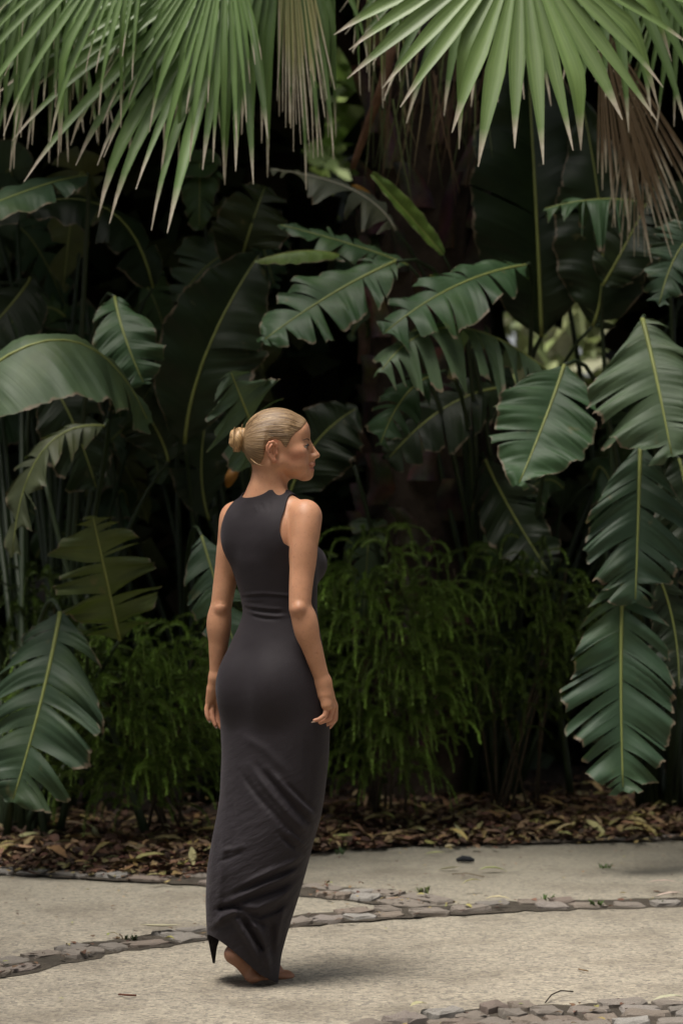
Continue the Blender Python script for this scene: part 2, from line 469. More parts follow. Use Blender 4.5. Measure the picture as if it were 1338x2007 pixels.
        for _ in range(smooth):
            nb = np.zeros_like(V); ct = np.zeros(len(V))
            for i, j in ((0, 1), (1, 2), (2, 3), (3, 0)):
                for p, q in ((i, j), (j, i)):
                    np.add.at(nb, Fc[:, p], V[Fc[:, q]]); np.add.at(ct, Fc[:, p], 1)
            V = V * .5 + .5 * nb / np.maximum(ct, 1)[:, None]
        return V, Fc

def clip_mesh(V, Fc, g):
    """keep the part of a mesh where g > 0, cutting faces on the line g = 0"""
    inside = g > 0; cnt = inside[Fc].sum(1)
    keep = [tuple(q) for q in Fc[cnt == 4].tolist()]
    V = V.tolist(); cache = {}
    def cut(i, j):
        key = (min(i, j), max(i, j))
        if key not in cache:
            t = g[i] / (g[i] - g[j]); cache[key] = len(V)
            V.append([V[i][k] + (V[j][k] - V[i][k]) * t for k in range(3)])
        return cache[key]
    for q in Fc[(cnt > 0) & (cnt < 4)].tolist():
        out = []
        for a in range(4):
            i, j = q[a], q[(a + 1) % 4]
            if g[i] > 0: out.append(i)
            if (g[i] > 0) != (g[j] > 0): out.append(cut(i, j))
        if len(out) > 2: keep.append(tuple(out))
    used = sorted({i for q in keep for i in q}); mp = {o: n for n, o in enumerate(used)}
    return np.array([V[i] for i in used]), [tuple(mp[i] for i in q) for q in keep]

def px_of(P):
    P = np.asarray(P); return P[:, 0] / P[:, 1] * FPX + 669, 1003.5 - (P[:, 2] - CAMH) / P[:, 1] * FPX

HH = .0027
root_loc = Vector(wp(505, 1925, 0)); root_loc.z = 0
person = thing('person', 'woman with blond hair in a bun and a long charcoal sleeveless dress walking barefoot', 'person', root_loc)

# torso rings: photo y, left and right edge, front-to-back ratio
TOR = [(966, 500, 548, .6), (976, 478, 566, .55), (988, 458, 580, .55), (1005, 446, 592, .58), (1030, 440, 600, .62), (1060, 442, 612, .68), (1100, 452, 620, .74), (1130, 462, 619, .74),
       (1165, 473, 618, .73), (1200, 480, 618, .73), (1230, 470, 622, .72), (1260, 455, 628, .70), (1300, 441, 634, .66), (1340, 433, 638, .65), (1380, 431, 641, .66), (1420, 434, 643, .68)]
SKI = [(1480, 437, 641, .74), (1560, 434, 632, .8), (1600, 428, 625, .85), (1640, 420, 613, .9), (1700, 410, 598, 1.0), (1760, 407, 581, 1.0), (1800, 408, 568, 1.0), (1830, 410, 559, 1.0), (1870, 413, 548, 1.0), (1925, 418, 541, 1.0), (1935, 418, 541, 1.0)]
def ring_tab(rows):
    """smoothly resampled table of z, cx, cy, a, b"""
    rows = np.array(rows, float); y = np.arange(rows[0, 0], rows[-1, 0] + .1, 3.0)
    cols = [np.interp(y, rows[:, 0], rows[:, i]) for i in (1, 2, 3)]
    for i in range(3):
        p = np.pad(cols[i], 5, mode='reflect', reflect_type='odd'); cols[i] = np.convolve(p, np.hanning(13)[1:-1] / np.hanning(13)[1:-1].sum(), 'valid')
    out = []
    for yy, l, r_, q in zip(y, *cols):
        c = wp((l + r_) / 2, yy); w = (r_ - l) / 2 / S
        a = w / math.sqrt(math.cos(PHI) ** 2 + (q * math.sin(PHI)) ** 2)
        out.append((c[2], c[0], c[1], a, a * q))
    return np.array(out)
T_TAB = ring_tab(TOR); D_TAB = ring_tab(TOR + SKI)
AX = np.array([LX, FX, [0, 0, 1.]])
lo = np.array([wp(385, 0)[0], D0 - .34, -.02]); hi = np.array([wp(675, 0)[0], D0 + .34, 1.75])

sh_L, sh_R = wp(461, 1016, .085), wp(600, 1014, -.10)
neck_b, neck_t = wp(519, 985, .0), wp(530, 925, -.005)
def torso(fd, rings, off=0.0):
    fd.rings(rings, .02)
    # trapezius and shoulders
    fd.cone(wp(521, 972, 0), sh_L + [0, 0, .002], .040, .032, .03); fd.cone(wp(524, 970, 0), sh_R + [0, 0, .002], .040, .033, .03)
    fd.ell(sh_L, AX, (.044, .043, .05), .02); fd.ell(sh_R, AX, (.043, .045, .052), .02)
    # shoulder blades, breasts, seat
    c = wp(526, 1050); 
    for s in (-1, 1):
        fd.ell(c + LX * s * .075 - FX * .048, AX, (.05, .04, .07), .03)
        fd.ell(wp(535, 1106) + LX * s * .064 + FX * .082, AX, (.052, .055, .056), .03)
        fd.ell(wp(537, 1345) + LX * s * .060 - FX * .060, AX, (.078, .08, .10), .05)
    fd.cone(neck_b, neck_t, .058, .049, .035)

# ---- body ----
B = Field(lo, hi, HH)
torso(B, T_TAB)
el_L, wr_L = wp(433, 1192, .085), wp(424, 1328, .10)
el_R, wr_R = wp(586, 1193, -.165), wp(634, 1337, -.125)
def arm(sh, el, wr, out):
    up = el - sh
    lw = wr - el
    key = [(0, .042), (.2, .041), (.45, .0385), (.8, .034), (1, .0315), (1.12, .032), (1.3, .033), (1.55, .0295), (1.8, .0235), (2, .0205)]
    P, r_ = [], []
    for t in np.linspace(0, 2, 33):
        p = sh + up * min(t, 1) + lw * max(t - 1, 0)
        if .8 < t < 1.2: p = p * .8 + .2 * ((sh + up * .8) * (1.2 - t) / .4 + (el + lw * .2) * (t - .8) / .4)
        P.append(p); r_.append(np.interp(t, [k[0] for k in key], [k[1] for k in key]))
    B.chain(P, r_, .014)
    B.ell(sh + up * .36 + np.array([0, -.014, 0]), np.eye(3), (.031, .033, .075), .02)          # triceps
    B.ell(sh + up * .12 + np.array([.002 if out > 0 else -.002, -.012, 0]), np.eye(3), (.036, .036, .05), .02)   # deltoid
    B.ell(el + lw * .22 + np.array([.006 if out > 0 else -.006, 0, 0]), np.eye(3), (.031, .031, .055), .02)
    B.ell(el + np.array([-.004, -.034, .012]), np.eye(3), (.02, .005, .005), .006, True)         # crease over the elbow
    B.ell(el + np.array([0, -.022, 0]), np.eye(3), (.016, .016, .018), .012)
arm(sh_L, el_L, wr_L, -1); arm(sh_R, el_R, wr_R, 1)
# legs inside the skirt
hipL, hipR = wp(535, 1400) + LX * .085, wp(535, 1400) - LX * .085
kn_f, an_f = wp(560, 1640, .05), wp(512, 1862, .06)
kn_b, an_b = wp(530, 1660, .0), wp(476, 1846, -.045)
B.chain([hipR, hipR * .5 + kn_f * .5, kn_f], [.07, .062, .048], .03); B.chain([kn_f, kn_f * .6 + an_f * .4, an_f], [.045, .042, .03], .02)
B.chain([hipL, hipL * .5 + kn_b * .5, kn_b], [.08, .072, .055], .03); B.chain([kn_b, kn_b * .6 + an_b * .4, an_b], [.052, .05, .034], .02)
# rear foot: heel lifted, ball on the ground
hb, bb, tb = wp(458, 1870, -.075), wp(496, 1908, -.03), wp(525, 1914, .02)
B.cone(an_b, hb, .03, .024, .02); B.cone(hb, bb, .0235, .024, .02); B.cone(an_b, bb, .03, .022, .02)
B.cone(bb + np.array([.0, -.022, -.004]), bb + np.array([.02, .03, 0]), .021, .022, .012)
for i, tt in enumerate(np.linspace(-.034, .034, 5)):
    s0 = bb + np.array([.012, tt, -.006]); B.cone(s0, s0 + np.array([.03 - .004 * i, .03, -.004]), .0105, .009, .006)
# front foot
hf, bf = wp(505, 1895, .03), wp(538, 1905, .075)
B.cone(an_f, hf, .033, .027, .02); B.cone(hf, bf, .027, .023, .02); B.cone(an_f, bf, .03, .02, .02)
for i, tt in enumerate(np.linspace(-.03, .03, 5)):
    s0 = bf + np.array([.012, tt, -.006]); B.cone(s0, s0 + np.array([.040 - .004 * abs(i - 1), .025, -.008]), .0105, .009, .006)
# right hand, relaxed and curled; the little finger edge faces the camera
def P3(L): return [wp(*p) for p in L]
k_ = .003
B.chain(P3([(634, 1337, -.125), (641, 1362, -.112), (650, 1383, -.088)]), [.021, .022, .016], .012)
B.chain(P3([(634, 1337, -.125), (637, 1362, -.13), (639, 1382, -.135)]), [.02, .02, .0135], .012)
B.cone(wp(650, 1383, -.085), wp(641, 1382, -.135), .0145, .0135, .012)
FING_R = [([(656, 1384, -.070), (656, 1409, -.064), (645, 1424, -.060), (635, 1429, -.060)], .0088),
          ([(655, 1387, -.093), (652, 1412, -.092), (635, 1421, -.094), (620, 1423, -.096)], .0088),
          ([(650, 1386, -.117), (645, 1408, -.120), (628, 1415, -.124), (613, 1416, -.126)], .0084),
          ([(641, 1384, -.136), (637, 1402, -.141), (625, 1410, -.144), (616, 1412, -.146)], .0074)]
for pts, r_ in FING_R: B.chain(P3(pts), [r_ * 1.12, r_ * 1.05, r_ * .92, r_ * .74], k_)
B.chain(P3([(631, 1348, -.10), (628, 1368, -.075), (627, 1386, -.068), (622, 1402, -.07)]), [.014, .0125, .0098, .0075], .007)
# left hand, palm turned back, fingers hanging
B.chain(P3([(424, 1328, .10), (416, 1352, .105), (411, 1374, .11)]), [.019, .018, .013], .012)
B.chain(P3([(424, 1328, .10), (424, 1354, .115), (427, 1380, .125)]), [.02, .019, .013], .012)
B.chain(P3([(427, 1330, .105), (434, 1356, .13), (439, 1380, .135)]), [.018, .017, .013], .012)
FING_L = [([(410, 1372, .11), (405, 1390, .105), (406, 1402, .10), (409, 1410, .098)], .0074),
          ([(418, 1378, .118), (415, 1397, .108), (418, 1411, .103), (422, 1421, .10)], .0084),
          ([(428, 1380, .126), (426, 1400, .118), (428, 1415, .112), (432, 1425, .108)], .0088),
          ([(439, 1379, .135), (439, 1400, .128), (440, 1413, .122), (443, 1423, .118)], .0086)]
for pts, r_ in FING_L: B.chain(P3(pts), [r_ * 1.12, r_ * 1.05, r_ * .92, r_ * .74], k_)
B.chain(P3([(434, 1345, .14), (446, 1368, .16), (450, 1388, .165)]), [.014, .012, .0085], .007)

# ---- head ----
HA = R(4)
HF = np.array([math.cos(HA), math.sin(HA), 0.]); HL = np.array([-math.sin(HA), math.cos(HA), 0.]); UP = np.array([0, 0, 1.])
HC = wp(545, 868, -.01); u_ = 1 / S
HAX = np.array([HF, HL, UP])
def hp(X, Y, Z): return HC + (HF * X + HL * Y + UP * Z) * u_
def head_base(fd):
    fd.ell(hp(-3, 0, 9), HAX, np.array((61, 48, 56)) * u_, .01)
    fd.ell(hp(-14, 0, -6), HAX, np.array((50, 47, 50)) * u_, .02)
    fd.ell(hp(26, 0, -22), HAX, np.array((37, 40, 48)) * u_, .02)
    fd.ell(hp(46, 0, 22), HAX, np.array((15, 32, 24)) * u_, .02)
def soft(fd, a, b, ra, rb, k=.008, sub=False): fd.cone(hp(*a), hp(*b), ra * u_, rb * u_, k, sub)
def head(fd):
    head_base(fd)
    for s in (-1, 1):
        soft(fd, (0, s * 36, -38), (50, s * 7, -60), 13, 11.5, .02)           # jaw
        fd.ell(hp(36, s * 29, -19), HAX, np.array((17, 14, 13)) * u_, .015)   # cheekbone
        fd.ell(hp(40, s * 24, -44), HAX, np.array((15, 13, 15)) * u_, .02)    # cheek
        fd.ell(hp(65, s * 21, -9), HAX, np.array((9, 13, 6.5)) * u_, .012, True)    # eye socket
        fd.ell(hp(48.5, s * 21, -7.5), HAX, np.array((10, 10.5, 9.4)) * u_, .004)   # lids
        soft(fd, (58, s * 13, -9.5), (51, s * 31, -8.5), 3.8, 2.8, .001, True)   # opening between the lids
    soft(fd, (57, 0, -60), (54, 0, -60), 12.0, 12.0, .015)                     # chin
    soft(fd, (61, 0, 0), (74, 0, -22), 4.2, 5.6, .009)                         # nose
    fd.ell(hp(76.3, 0, -24.5), HAX, np.array((5.6, 6, 5.4)) * u_, .004)
    for s in (-1, 1):
        fd.ell(hp(67.5, s * 6.5, -27), HAX, np.array((6.5, 4.6, 4.6)) * u_, .010)
    soft(fd, (64, 0, -34), (66, 0, -41), 6.5, 6, .012)                         # philtrum
    fd.ell(hp(65.5, 0, -42.6), HAX, np.array((6.6, 14, 4.6)) * u_, .005)
    fd.ell(hp(64.0, 0, -52.6), HAX, np.array((6.6, 12.5, 5.2)) * u_, .005)
    soft(fd, (72, 0, -47.4), (60, -17, -50.2), 1.7, 1.4, .002, True); soft(fd, (72, 0, -47.4), (60, 17, -50.2), 1.7, 1.4, .002, True)
    for s in (-1, 1):                                                          # ears
        w = lambda X, Y, Z: (X, s * Y, Z)
        fd.ell(hp(*w(-14, 50, -19)), HAX, np.array((9.5, 3.4, 16)) * u_, .004)
        hel = [w(-6, 51, -14), w(-6, 53.5, -5), w(-12, 56, .5), w(-19, 57.5, -1), w(-23.5, 58, -8), w(-23.5, 57.5, -17), w(-20, 55.5, -27), w(-14, 53, -34)]
        for a, b in zip(hel, hel[1:]): soft(fd, a, b, 2.9, 2.9, .0015)
        fd.ell(hp(*w(-11, 52, -35.5)), HAX, np.array((5.5, 3, 5.5)) * u_, .004)
        for a, b in zip([w(-12, 54, -5), w(-17.5, 55, -13), w(-16, 54, -24)], [w(-17.5, 55, -13), w(-16, 54, -24), w(-12, 53, -29)]): soft(fd, a, b, 1.8, 1.8, .002)
        fd.ell(hp(*w(-9.5, 55.5, -19)), HAX, np.array((5.2, 5, 8.5)) * u_, .002, True)
        soft(fd, w(-4.5, 51, -17), w(-5, 52, -23), 2.7, 2.5, .003)
    # neck
    fd.cone(hp(-14, 0, -22), neck_t, .05, .048, .02); fd.cone(hp(8, 0, -42), neck_t + FX * .012, .032, .045, .02)
    soft(fd, (-14, -33, -45), (8, -30, -120), 7, 7, .03)                      # neck muscle
head(B)
V, Fc = B.mesh(1)
# skin colour: lips, cheeks, ears, lids, knuckles, soles
q = (V - HC) @ HAX.T / u_
base = np.array([.52, .268, .155]); colr = np.tile(base, (len(V), 1))
def paint(mask, c):
    global colr
    colr = colr * (1 - mask[:, None]) + np.array(c) * mask[:, None]
g3 = lambda c, r_: np.exp(-(((q - np.array(c)) / np.array(r_)) ** 2).sum(1))
hd = q[:, 2] > -90
paint(.55 * hd * (g3((34, -36, -26), (22, 14, 13)) + g3((34, 36, -26), (22, 14, 13))), (.44, .15, .10))
paint(np.clip(1.6 * g3((67, 0, -43), (8, 12, 4.2)) + 1.6 * g3((66, 0, -52.5), (8, 11, 4.6)), 0, .85) * hd, (.36, .125, .10))
paint(.4 * hd * (np.abs(q[:, 1]) > 49) * (q[:, 0] < 0) * (q[:, 2] > -45), (.48, .18, .11))
paint(.45 * hd * (g3((58, -20, -8), (8, 11, 6)) + g3((58, 20, -8), (8, 11, 6))), (.27, .12, .075))
pxv, pyv = px_of(V)
paint(.3 * np.exp(-((pxv - 586) / 14) ** 2 - ((pyv - 1197) / 12) ** 2) + .3 * np.exp(-((pxv - 428) / 12) ** 2 - ((pyv - 1197) / 9) ** 2), (.30, .13, .08))
paint(.45 * (pyv > 1392) * (pyv < 1440), (.50, .23, .155))
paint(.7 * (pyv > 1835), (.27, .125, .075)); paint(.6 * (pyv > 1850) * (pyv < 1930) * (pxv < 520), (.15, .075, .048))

def skin_mat():
    m, nt, b = new_mat('skin'); L = nt.links; co = coord(nt)
    a = nt.nodes.new('ShaderNodeVertexColor'); a.layer_name = 'Col'
    n = noise_(nt, co, 25, 5, .6); n2 = noise_(nt, co, 140, 3)
    c = mixc(nt, 1.0, a.outputs[0], mixc(nt, n, (.74, .70, .68), (1.2, 1.2, 1.2)), 'MULTIPLY')
    c = mixc(nt, ramp(nt, n2, [(.58, (0, 0, 0)), (.75, (.5, .5, .5))]), c, (.30, .12, .07))
    L.new(c, b.inputs['Base Color']); b.inputs['Roughness'].default_value = .5; b.inputs['Specular IOR Level'].default_value = .42
    b.inputs['Subsurface Weight'].default_value = .18; b.inputs['Subsurface Radius'].default_value = (.012, .004, .002); b.inputs['Subsurface Scale'].default_value = .5
    bump(nt, b, n2, .08, .002)
    return m
M['skin'] = skin_mat()
obj('body', V, Fc, M['skin'], person, True, None, colr)
del B

# ---- dress ----
FOLDS = [  # photo-side polyline, height (m), half width (px)
    ([(474, 1166), (515, 1163), (562, 1167), (615, 1172)], .0022, 4), ([(478, 1171), (520, 1168), (562, 1172)], -.0018, 4),
    ([(482, 1186), (505, 1190), (530, 1193), (560, 1194)], .002, 3.5), ([(484, 1199), (512, 1205), (540, 1208), (562, 1207)], .0028, 4), ([(480, 1192), (510, 1198), (540, 1201), (555, 1201)], -.0024, 4),
    ([(490, 1206), (520, 1213), (545, 1214)], -.0022, 4), ([(484, 1180), (500, 1182), (520, 1182)], -.0012, 4),
    ([(512, 985), (516, 1000)], -.0012, 4), ([(530, 982), (528, 1002)], -.0015, 4), ([(500, 990), (503, 1004)], .001, 4),
    ([(470, 1440), (520, 1470), (570, 1520)], .003, 12), ([(600, 1440), (610, 1520), (606, 1590)], -.003, 10),
    ([(488, 1500), (530, 1555), (575, 1605), (612, 1640)], .006, 9), ([(505, 1500), (545, 1548), (590, 1595), (622, 1628)], -.007, 8),
    ([(525, 1505), (560, 1545), (600, 1585), (628, 1612)], .006, 8), ([(470, 1510), (505, 1560), (560, 1620), (600, 1660)], -.006, 9),
    ([(555, 1530), (590, 1565), (628, 1596)], -.005, 7),
    ([(560, 1625), (588, 1650), (610, 1664)], .007, 6), ([(545, 1632), (575, 1660), (604, 1674)], -.008, 7), ([(574, 1660), (598, 1669)], .006, 5),
    ([(612, 1670), (570, 1692), (520, 1712), (460, 1740)], .006, 8), ([(606, 1684), (560, 1708), (510, 1728), (440, 1760)], -.007, 8),
    ([(600, 1696), (555, 1722), (500, 1745), (430, 1776)], .007, 8), ([(590, 1716), (545, 1742), (490, 1760), (430, 1784)], -.008, 8),
    ([(585, 1735), (545, 1762), (505, 1780), (470, 1778)], .008, 9), ([(572, 1762), (540, 1784), (508, 1796), (480, 1785)], -.009, 9),
    ([(424, 1690), (450, 1682), (480, 1668)], -.004, 6), ([(430, 1668), (460, 1664), (486, 1654)], .004, 7),
    ([(418, 1815), (436, 1797), (456, 1788), (470, 1790)], .014, 8), ([(424, 1782), (440, 1778), (462, 1776), (480, 1784)], -.014, 8),
    ([(456, 1790), (470, 1815), (490, 1850), (512, 1890)], .012, 9), ([(474, 1795), (488, 1822), (506, 1848), (520, 1866)], -.018, 9),
    ([(490, 1800), (510, 1830), (522, 1868), (530, 1910)], .012, 9), ([(530, 1800), (533, 1840), (534, 1880)], -.010, 10),
    ([(560, 1770), (548, 1820), (540, 1870)], .008, 9), ([(440, 1600), (436, 1700), (428, 1780)], .004, 10),
    ([(490, 1800), (512, 1812), (520, 1815)], -.006, 6), ([(452, 1560), (462, 1620), (450, 1680)], -.003, 10),
]
def fold_disp(X, Y, Z, w):
    px = X / Y * FPX + 669 + 0 * Z; py = 1003.5 - (Z - CAMH) / Y * FPX + 0 * X
    out = np.zeros(np.broadcast(X, Y, Z).shape, dtype=np.float32)
    near = np.clip(.5 - (w + .0) / .05, 0, 1)     # the back of the dress only
    for pl, amp, wd in FOLDS:
        A = np.array(pl, float); dmin = None
        y0, y1 = A[:, 1].min() - 3 * wd, A[:, 1].max() + 3 * wd
        zt = CAMH - (y0 - 1003.5) / S; zb = CAMH - (y1 - 1003.5) / S
        zi = np.where((Z.ravel() > zb - .04) & (Z.ravel() < zt + .04))[0]
        if not len(zi): continue
        s_ = slice(zi[0], zi[-1] + 1); amp = amp * 1.25; wd = wd * .72
        P, Q = px[:, :, s_], py[:, :, s_]
        best = np.full(P.shape, 1e9, dtype=np.float32); tt = np.zeros(P.shape, dtype=np.float32); n = len(A) - 1
        for i in range(n):
            dx, dy = A[i + 1] - A[i]; L2 = dx * dx + dy * dy
            t = np.clip(((P - A[i, 0]) * dx + (Q - A[i, 1]) * dy) / L2, 0, 1)
            e = (P - A[i, 0] - t * dx) ** 2 + (Q - A[i, 1] - t * dy) ** 2
            m = e < best; best = np.where(m, e, best); tt = np.where(m, (i + t) / n, tt)
        taper = np.clip(np.minimum(tt, 1 - tt) * 5, .25, 1)
        out[:, :, s_] += amp * np.exp(-best / (wd * wd)) * taper
    return out * near
lo2 = np.array([wp(395, 0)[0], D0 - .30, -.02]); hi2 = np.array([wp(665, 0)[0], D0 + .30, 1.50])
Dr = Field(lo2, hi2, HH)
torso(Dr, D_TAB)
sl, X, Y, Z = Dr.box(lo2, hi2)
cz = np.interp(Z.ravel(), D_TAB[::-1, 0], D_TAB[::-1, 1])[None, None, :]; cy = np.interp(Z.ravel(), D_TAB[::-1, 0], D_TAB[::-1, 2])[None, None, :]
W_ = ((X - cz) * FX[0] + (Y - cy) * FX[1]).astype(np.float32)
Dr.F = Dr.F - .006 - fold_disp(X.astype(np.float32), Y.astype(np.float32), Z.astype(np.float32), W_)
V, Fc = Dr.mesh(1)
del Dr, W_
px, py = px_of(V)
c0 = wp(524, 1010)
qlat = np.abs((V - c0) @ LX)
qcut = np.interp(py, [960, 975, 1000, 1040, 1065, 1080, 1092, 1096], [.098, .104, .113, .118, .128, .15, .22, .5])
g = (qcut - qlat)
e_ = (V - wp(515, 957, 0)) @ AX.T
nk = (np.sqrt((e_[:, 0] / .069) ** 2 + (e_[:, 1] / np.where(e_[:, 1] < 0, .080, .088)) ** 2 + (np.minimum(e_[:, 2], 0) / .046) ** 2) - 1) * .05
g = np.minimum(g, nk); g = np.minimum(g, (py - 960) / S)
cxs = np.interp(V[:, 2], D_TAB[::-1, 0], D_TAB[::-1, 1]); cys = np.interp(V[:, 2], D_TAB[::-1, 0], D_TAB[::-1, 2])
fw = (V[:, 1] - cys)
near_h = np.interp(px, [400, 412, 425, 450, 480, 510, 541, 560], [1832, 1833, 1840, 1858, 1884, 1911, 1926, 1926])
far_h = np.interp(px, [400, 409, 417, 420, 424, 430, 445, 560], [1832, 1846, 1888, 1888, 1858, 1838, 1836, 1900])
g = np.minimum(g, (np.where(fw < -.005, near_h, far_h) - py) / S)
V, Fl = clip_mesh(V, Fc, g)
def dress_mat():
    m, nt, b = new_mat('charcoal_jersey'); L = nt.links; co = coord(nt)
    n = noise_(nt, co, 9, 4); fine = noise_(nt, coord(nt, 'Object', (1, 1, .25)), 900, 2)
    c = mixc(nt, n, (.0130, .0098, .0125), (.0205, .0152, .0192))
    L.new(mixc(nt, .25, c, mixc(nt, fine, (.008, .0062, .0072), (.032, .0255, .0295))), b.inputs['Base Color'])
    b.inputs['Roughness'].default_value = .72; b.inputs['Specular IOR Level'].default_value = .3
    b.inputs['Sheen Weight'].default_value = .12; b.inputs['Sheen Roughness'].default_value = .4; b.inputs['Sheen Tint'].default_value = (.6, .55, .6, 1)
    tc = nt.nodes.new('ShaderNodeTexCoord'); mp = nt.nodes.new('ShaderNodeMapping'); mp.vector_type = 'TEXTURE'
    mp.inputs['Rotation'].default_value = (0, R(-32), 0); mp.inputs['Scale'].default_value = (.20, .14, .05); L.new(tc.outputs['Object'], mp.inputs[0])
    wr = noise_(nt, mp.outputs[0], 1.0, 4, .6); sz = nt.nodes.new('ShaderNodeSeparateXYZ'); L.new(tc.outputs['Object'], sz.inputs[0])
    low = ramp(nt, sz.outputs[2], [(.0, (1, 1, 1)), (.42, (.9, .9, .9)), (.75, (.10, .10, .10))])
    bump(nt, b, math_(nt, 'ADD', math_(nt, 'MULTIPLY', fine, .06), math_(nt, 'MULTIPLY', wr, low)), .55, .028)
    return m
M['dress'] = dress_mat()
dress = obj('dress', V, Fl, M['dress'], person)
sm = dress.modifiers.new('cloth_thickness', 'SOLIDIFY'); sm.thickness = .0025; sm.offset = -1

# ---- hair ----
HLN = [(-80, -46), (-60, -45), (-44, -46), (-34, -43), (-30, -34), (-27, -16), (-21, 0), (-8, 5), (3, 1), (9, -9), (14, -12), (18, -4), (24, 8), (32, 17), (44, 26), (54, 37), (60, 46), (66, 52)]
H = Field(HC + np.array([-.16, -.11, -.11]), HC + np.array([.13, .11, .13]), .0022)
head_base(H)
H.cone(hp(-14, 0, -22), neck_t, .05, .046, .02)
sl, X, Y, Z = H.box(H.lo, H.lo + H.h * (H.n - 1))
hx = ((X - HC[0]) * HF[0] + (Y - HC[1]) * HF[1]) / u_ + 0 * Z; hy = ((X - HC[0]) * HL[0] + (Y - HC[1]) * HL[1]) / u_ + 0 * Z; hz = (Z - HC[2]) / u_ + 0 * X + 0 * Y
zl = np.interp(hx, [p[0] for p in HLN], [p[1] for p in HLN]) + 3.0 * np.clip((hx - 40) / 20, 0, 1) * np.clip(1 - np.abs(hy) / 30, 0, 1)
dl = hz - zl
offp = -2.0 + 2.6 * np.clip((dl + 3) / 6, 0, 1) + 3.6 * np.clip(dl / 34, 0, 1)
ang = np.arctan2(hy, hz - 4)
offp = offp + .22 * np.sin(ang * 34 + 1.3 * np.sin(hx * .05)) * np.clip(dl / 8, 0, 1) + .18 * np.sin(ang * 71 + hx * .03) * np.clip(dl / 8, 0, 1)
H.F = H.F - (offp * u_).astype(np.float32)
V, Fc = H.mesh(1)
q = (V - HC) @ HAX.T / u_
zl = np.interp(q[:, 0], [p[0] for p in HLN], [p[1] for p in HLN])
V, Fl = clip_mesh(V, Fc, q[:, 2] - zl + 6)
q = (V - HC) @ HAX.T / u_
def hair_uv(q): return np.stack([np.abs(np.arctan2(q[:, 1], q[:, 2] - 4)) / math.pi * 2, q[:, 0] / 140], 1)
def hair_mat():
    m, nt, b = new_mat('blond_hair'); L = nt.links
    uvn = nt.nodes.new('ShaderNodeUVMap'); sep = nt.nodes.new('ShaderNodeSeparateXYZ'); L.new(uvn.outputs[0], sep.inputs[0])
    cm = nt.nodes.new('ShaderNodeCombineXYZ'); L.new(math_(nt, 'MULTIPLY', sep.outputs[0], 46), cm.inputs[0]); L.new(math_(nt, 'MULTIPLY', sep.outputs[1], 2.6), cm.inputs[1])
    n = noise_(nt, cm.outputs[0], 1.0, 5, .7)
    c = ramp(nt, n, [(.30, (.07, .038, .02)), (.44, (.19, .12, .06)), (.56, (.36, .245, .135)), (.70, (.62, .47, .28))])
    a = nt.nodes.new('ShaderNodeVertexColor'); a.layer_name = 'Col'
    L.new(mixc(nt, 1.0, c, a.outputs[0], 'MULTIPLY'), b.inputs['Base Color'])
    b.inputs['Roughness'].default_value = .42; b.inputs['Specular IOR Level'].default_value = .5
    bump(nt, b, n, .5, .004)
    return m
M['hair'] = hair_mat()
zl = np.interp(q[:, 0], [p[0] for p in HLN], [p[1] for p in HLN])
hcol = np.tile([.86, .82, .78], (len(V), 1)); kf = np.clip(1 - (q[:, 2] - zl) / 9, 0, 1)[:, None] * .55
hcol = hcol * (1 - kf) + np.array([.9, .62, .5]) * kf
hair = obj('hair', V, Fl, M['hair'], person, True, hair_uv(q), hcol)
# strands drawn back over the cap
sb = MB(); rnd = random.Random(4)
hb_c = hp(-66, 0, 4)
for i in range(330):
    a = rnd.uniform(-2.6, 2.6) ; zz = None
    x0 = rnd.uniform(-40, 58)
    pts = []
    for t in np.linspace(0, 1, 9):
        x = x0 + (-62 - x0) * t
        k = max(0, 1 - ((x + 3) / 67.) ** 2) ** .5
        y = math.sin(a) * 52.5 * k; z = 8 + math.cos(a) * 60.5 * k
        zlim = np.interp(x, [p[0] for p in HLN], [p[1] for p in HLN])
        if z < zlim + 7: pts = []; continue
        pts.append(hp(x + rnd.uniform(-.3, .3), y, z + rnd.uniform(-.4, .4)))
    if len(pts) >= 4: sb.tube(pts, .0006, 3, rnd.choice([(1.4, 1.32, 1.2), (1.1, 1.05, .95), (.6, .55, .5)]), False)
sb.tube([hp(-54, -24, -32), hp(-46, -35, -40), hp(-36, -41, -45), hp(-28, -43, -45)], [.0018, .0018, .0012, .0003], 5, (1.5, 1.4, 1.2))
q = (np.array(sb.v) - HC) @ HAX.T / u_; sb.uv = hair_uv(q).tolist()
sb.build('hair_strands', M['hair'], hair)
# bun: coiled rope of hair
bn = MB(); bc = hp(-78, 0, 6)
for j, (rr, th, tilt, off) in enumerate([(13.5, 8.5, .15, 0), (10, 8, -.25, -5), (13, 7.5, .5, 3), (6, 9, .1, -8)]):
    pts = []; rad = []
    for k in range(25):
        a = 2 * math.pi * k / 24 + j
        X = off + tilt * rr * math.cos(a); pts.append(bc + (HF * X + HL * (rr * .85 * math.sin(a)) + UP * (rr * 1.18 * math.cos(a))) * u_); rad.append(th * (1 + .12 * math.sin(3 * a + j)) * u_)
    n0 = len(bn.v); bn.tube(pts, rad, 14, (1.5, 1.4, 1.2), False)
    for i in range(n0, len(bn.v)):
        r_, k = divmod(i - n0, 14); bn.uv[i] = (k / 14 * .55 + r_ / 24 * .25, r_ / 24 * .5 + j)
rnd = random.Random(8)
for i in range(90):
    a = rnd.uniform(0, 6.28); s = rnd.uniform(15.5, 21); X = rnd.uniform(-12, 10)
    pts = [bc + (HF * (X + 3 * t) + HL * (s * .95 * math.sin(a + t * 1.5)) + UP * (s * 1.22 * math.cos(a + t * 1.5))) * u_ for t in np.linspace(0, 1, 7)]
    bn.tube(pts, .0007, 3, rnd.choice([(1.7, 1.6, 1.4), (.7, .62, .5), (1.2, 1.1, .95)]), False)
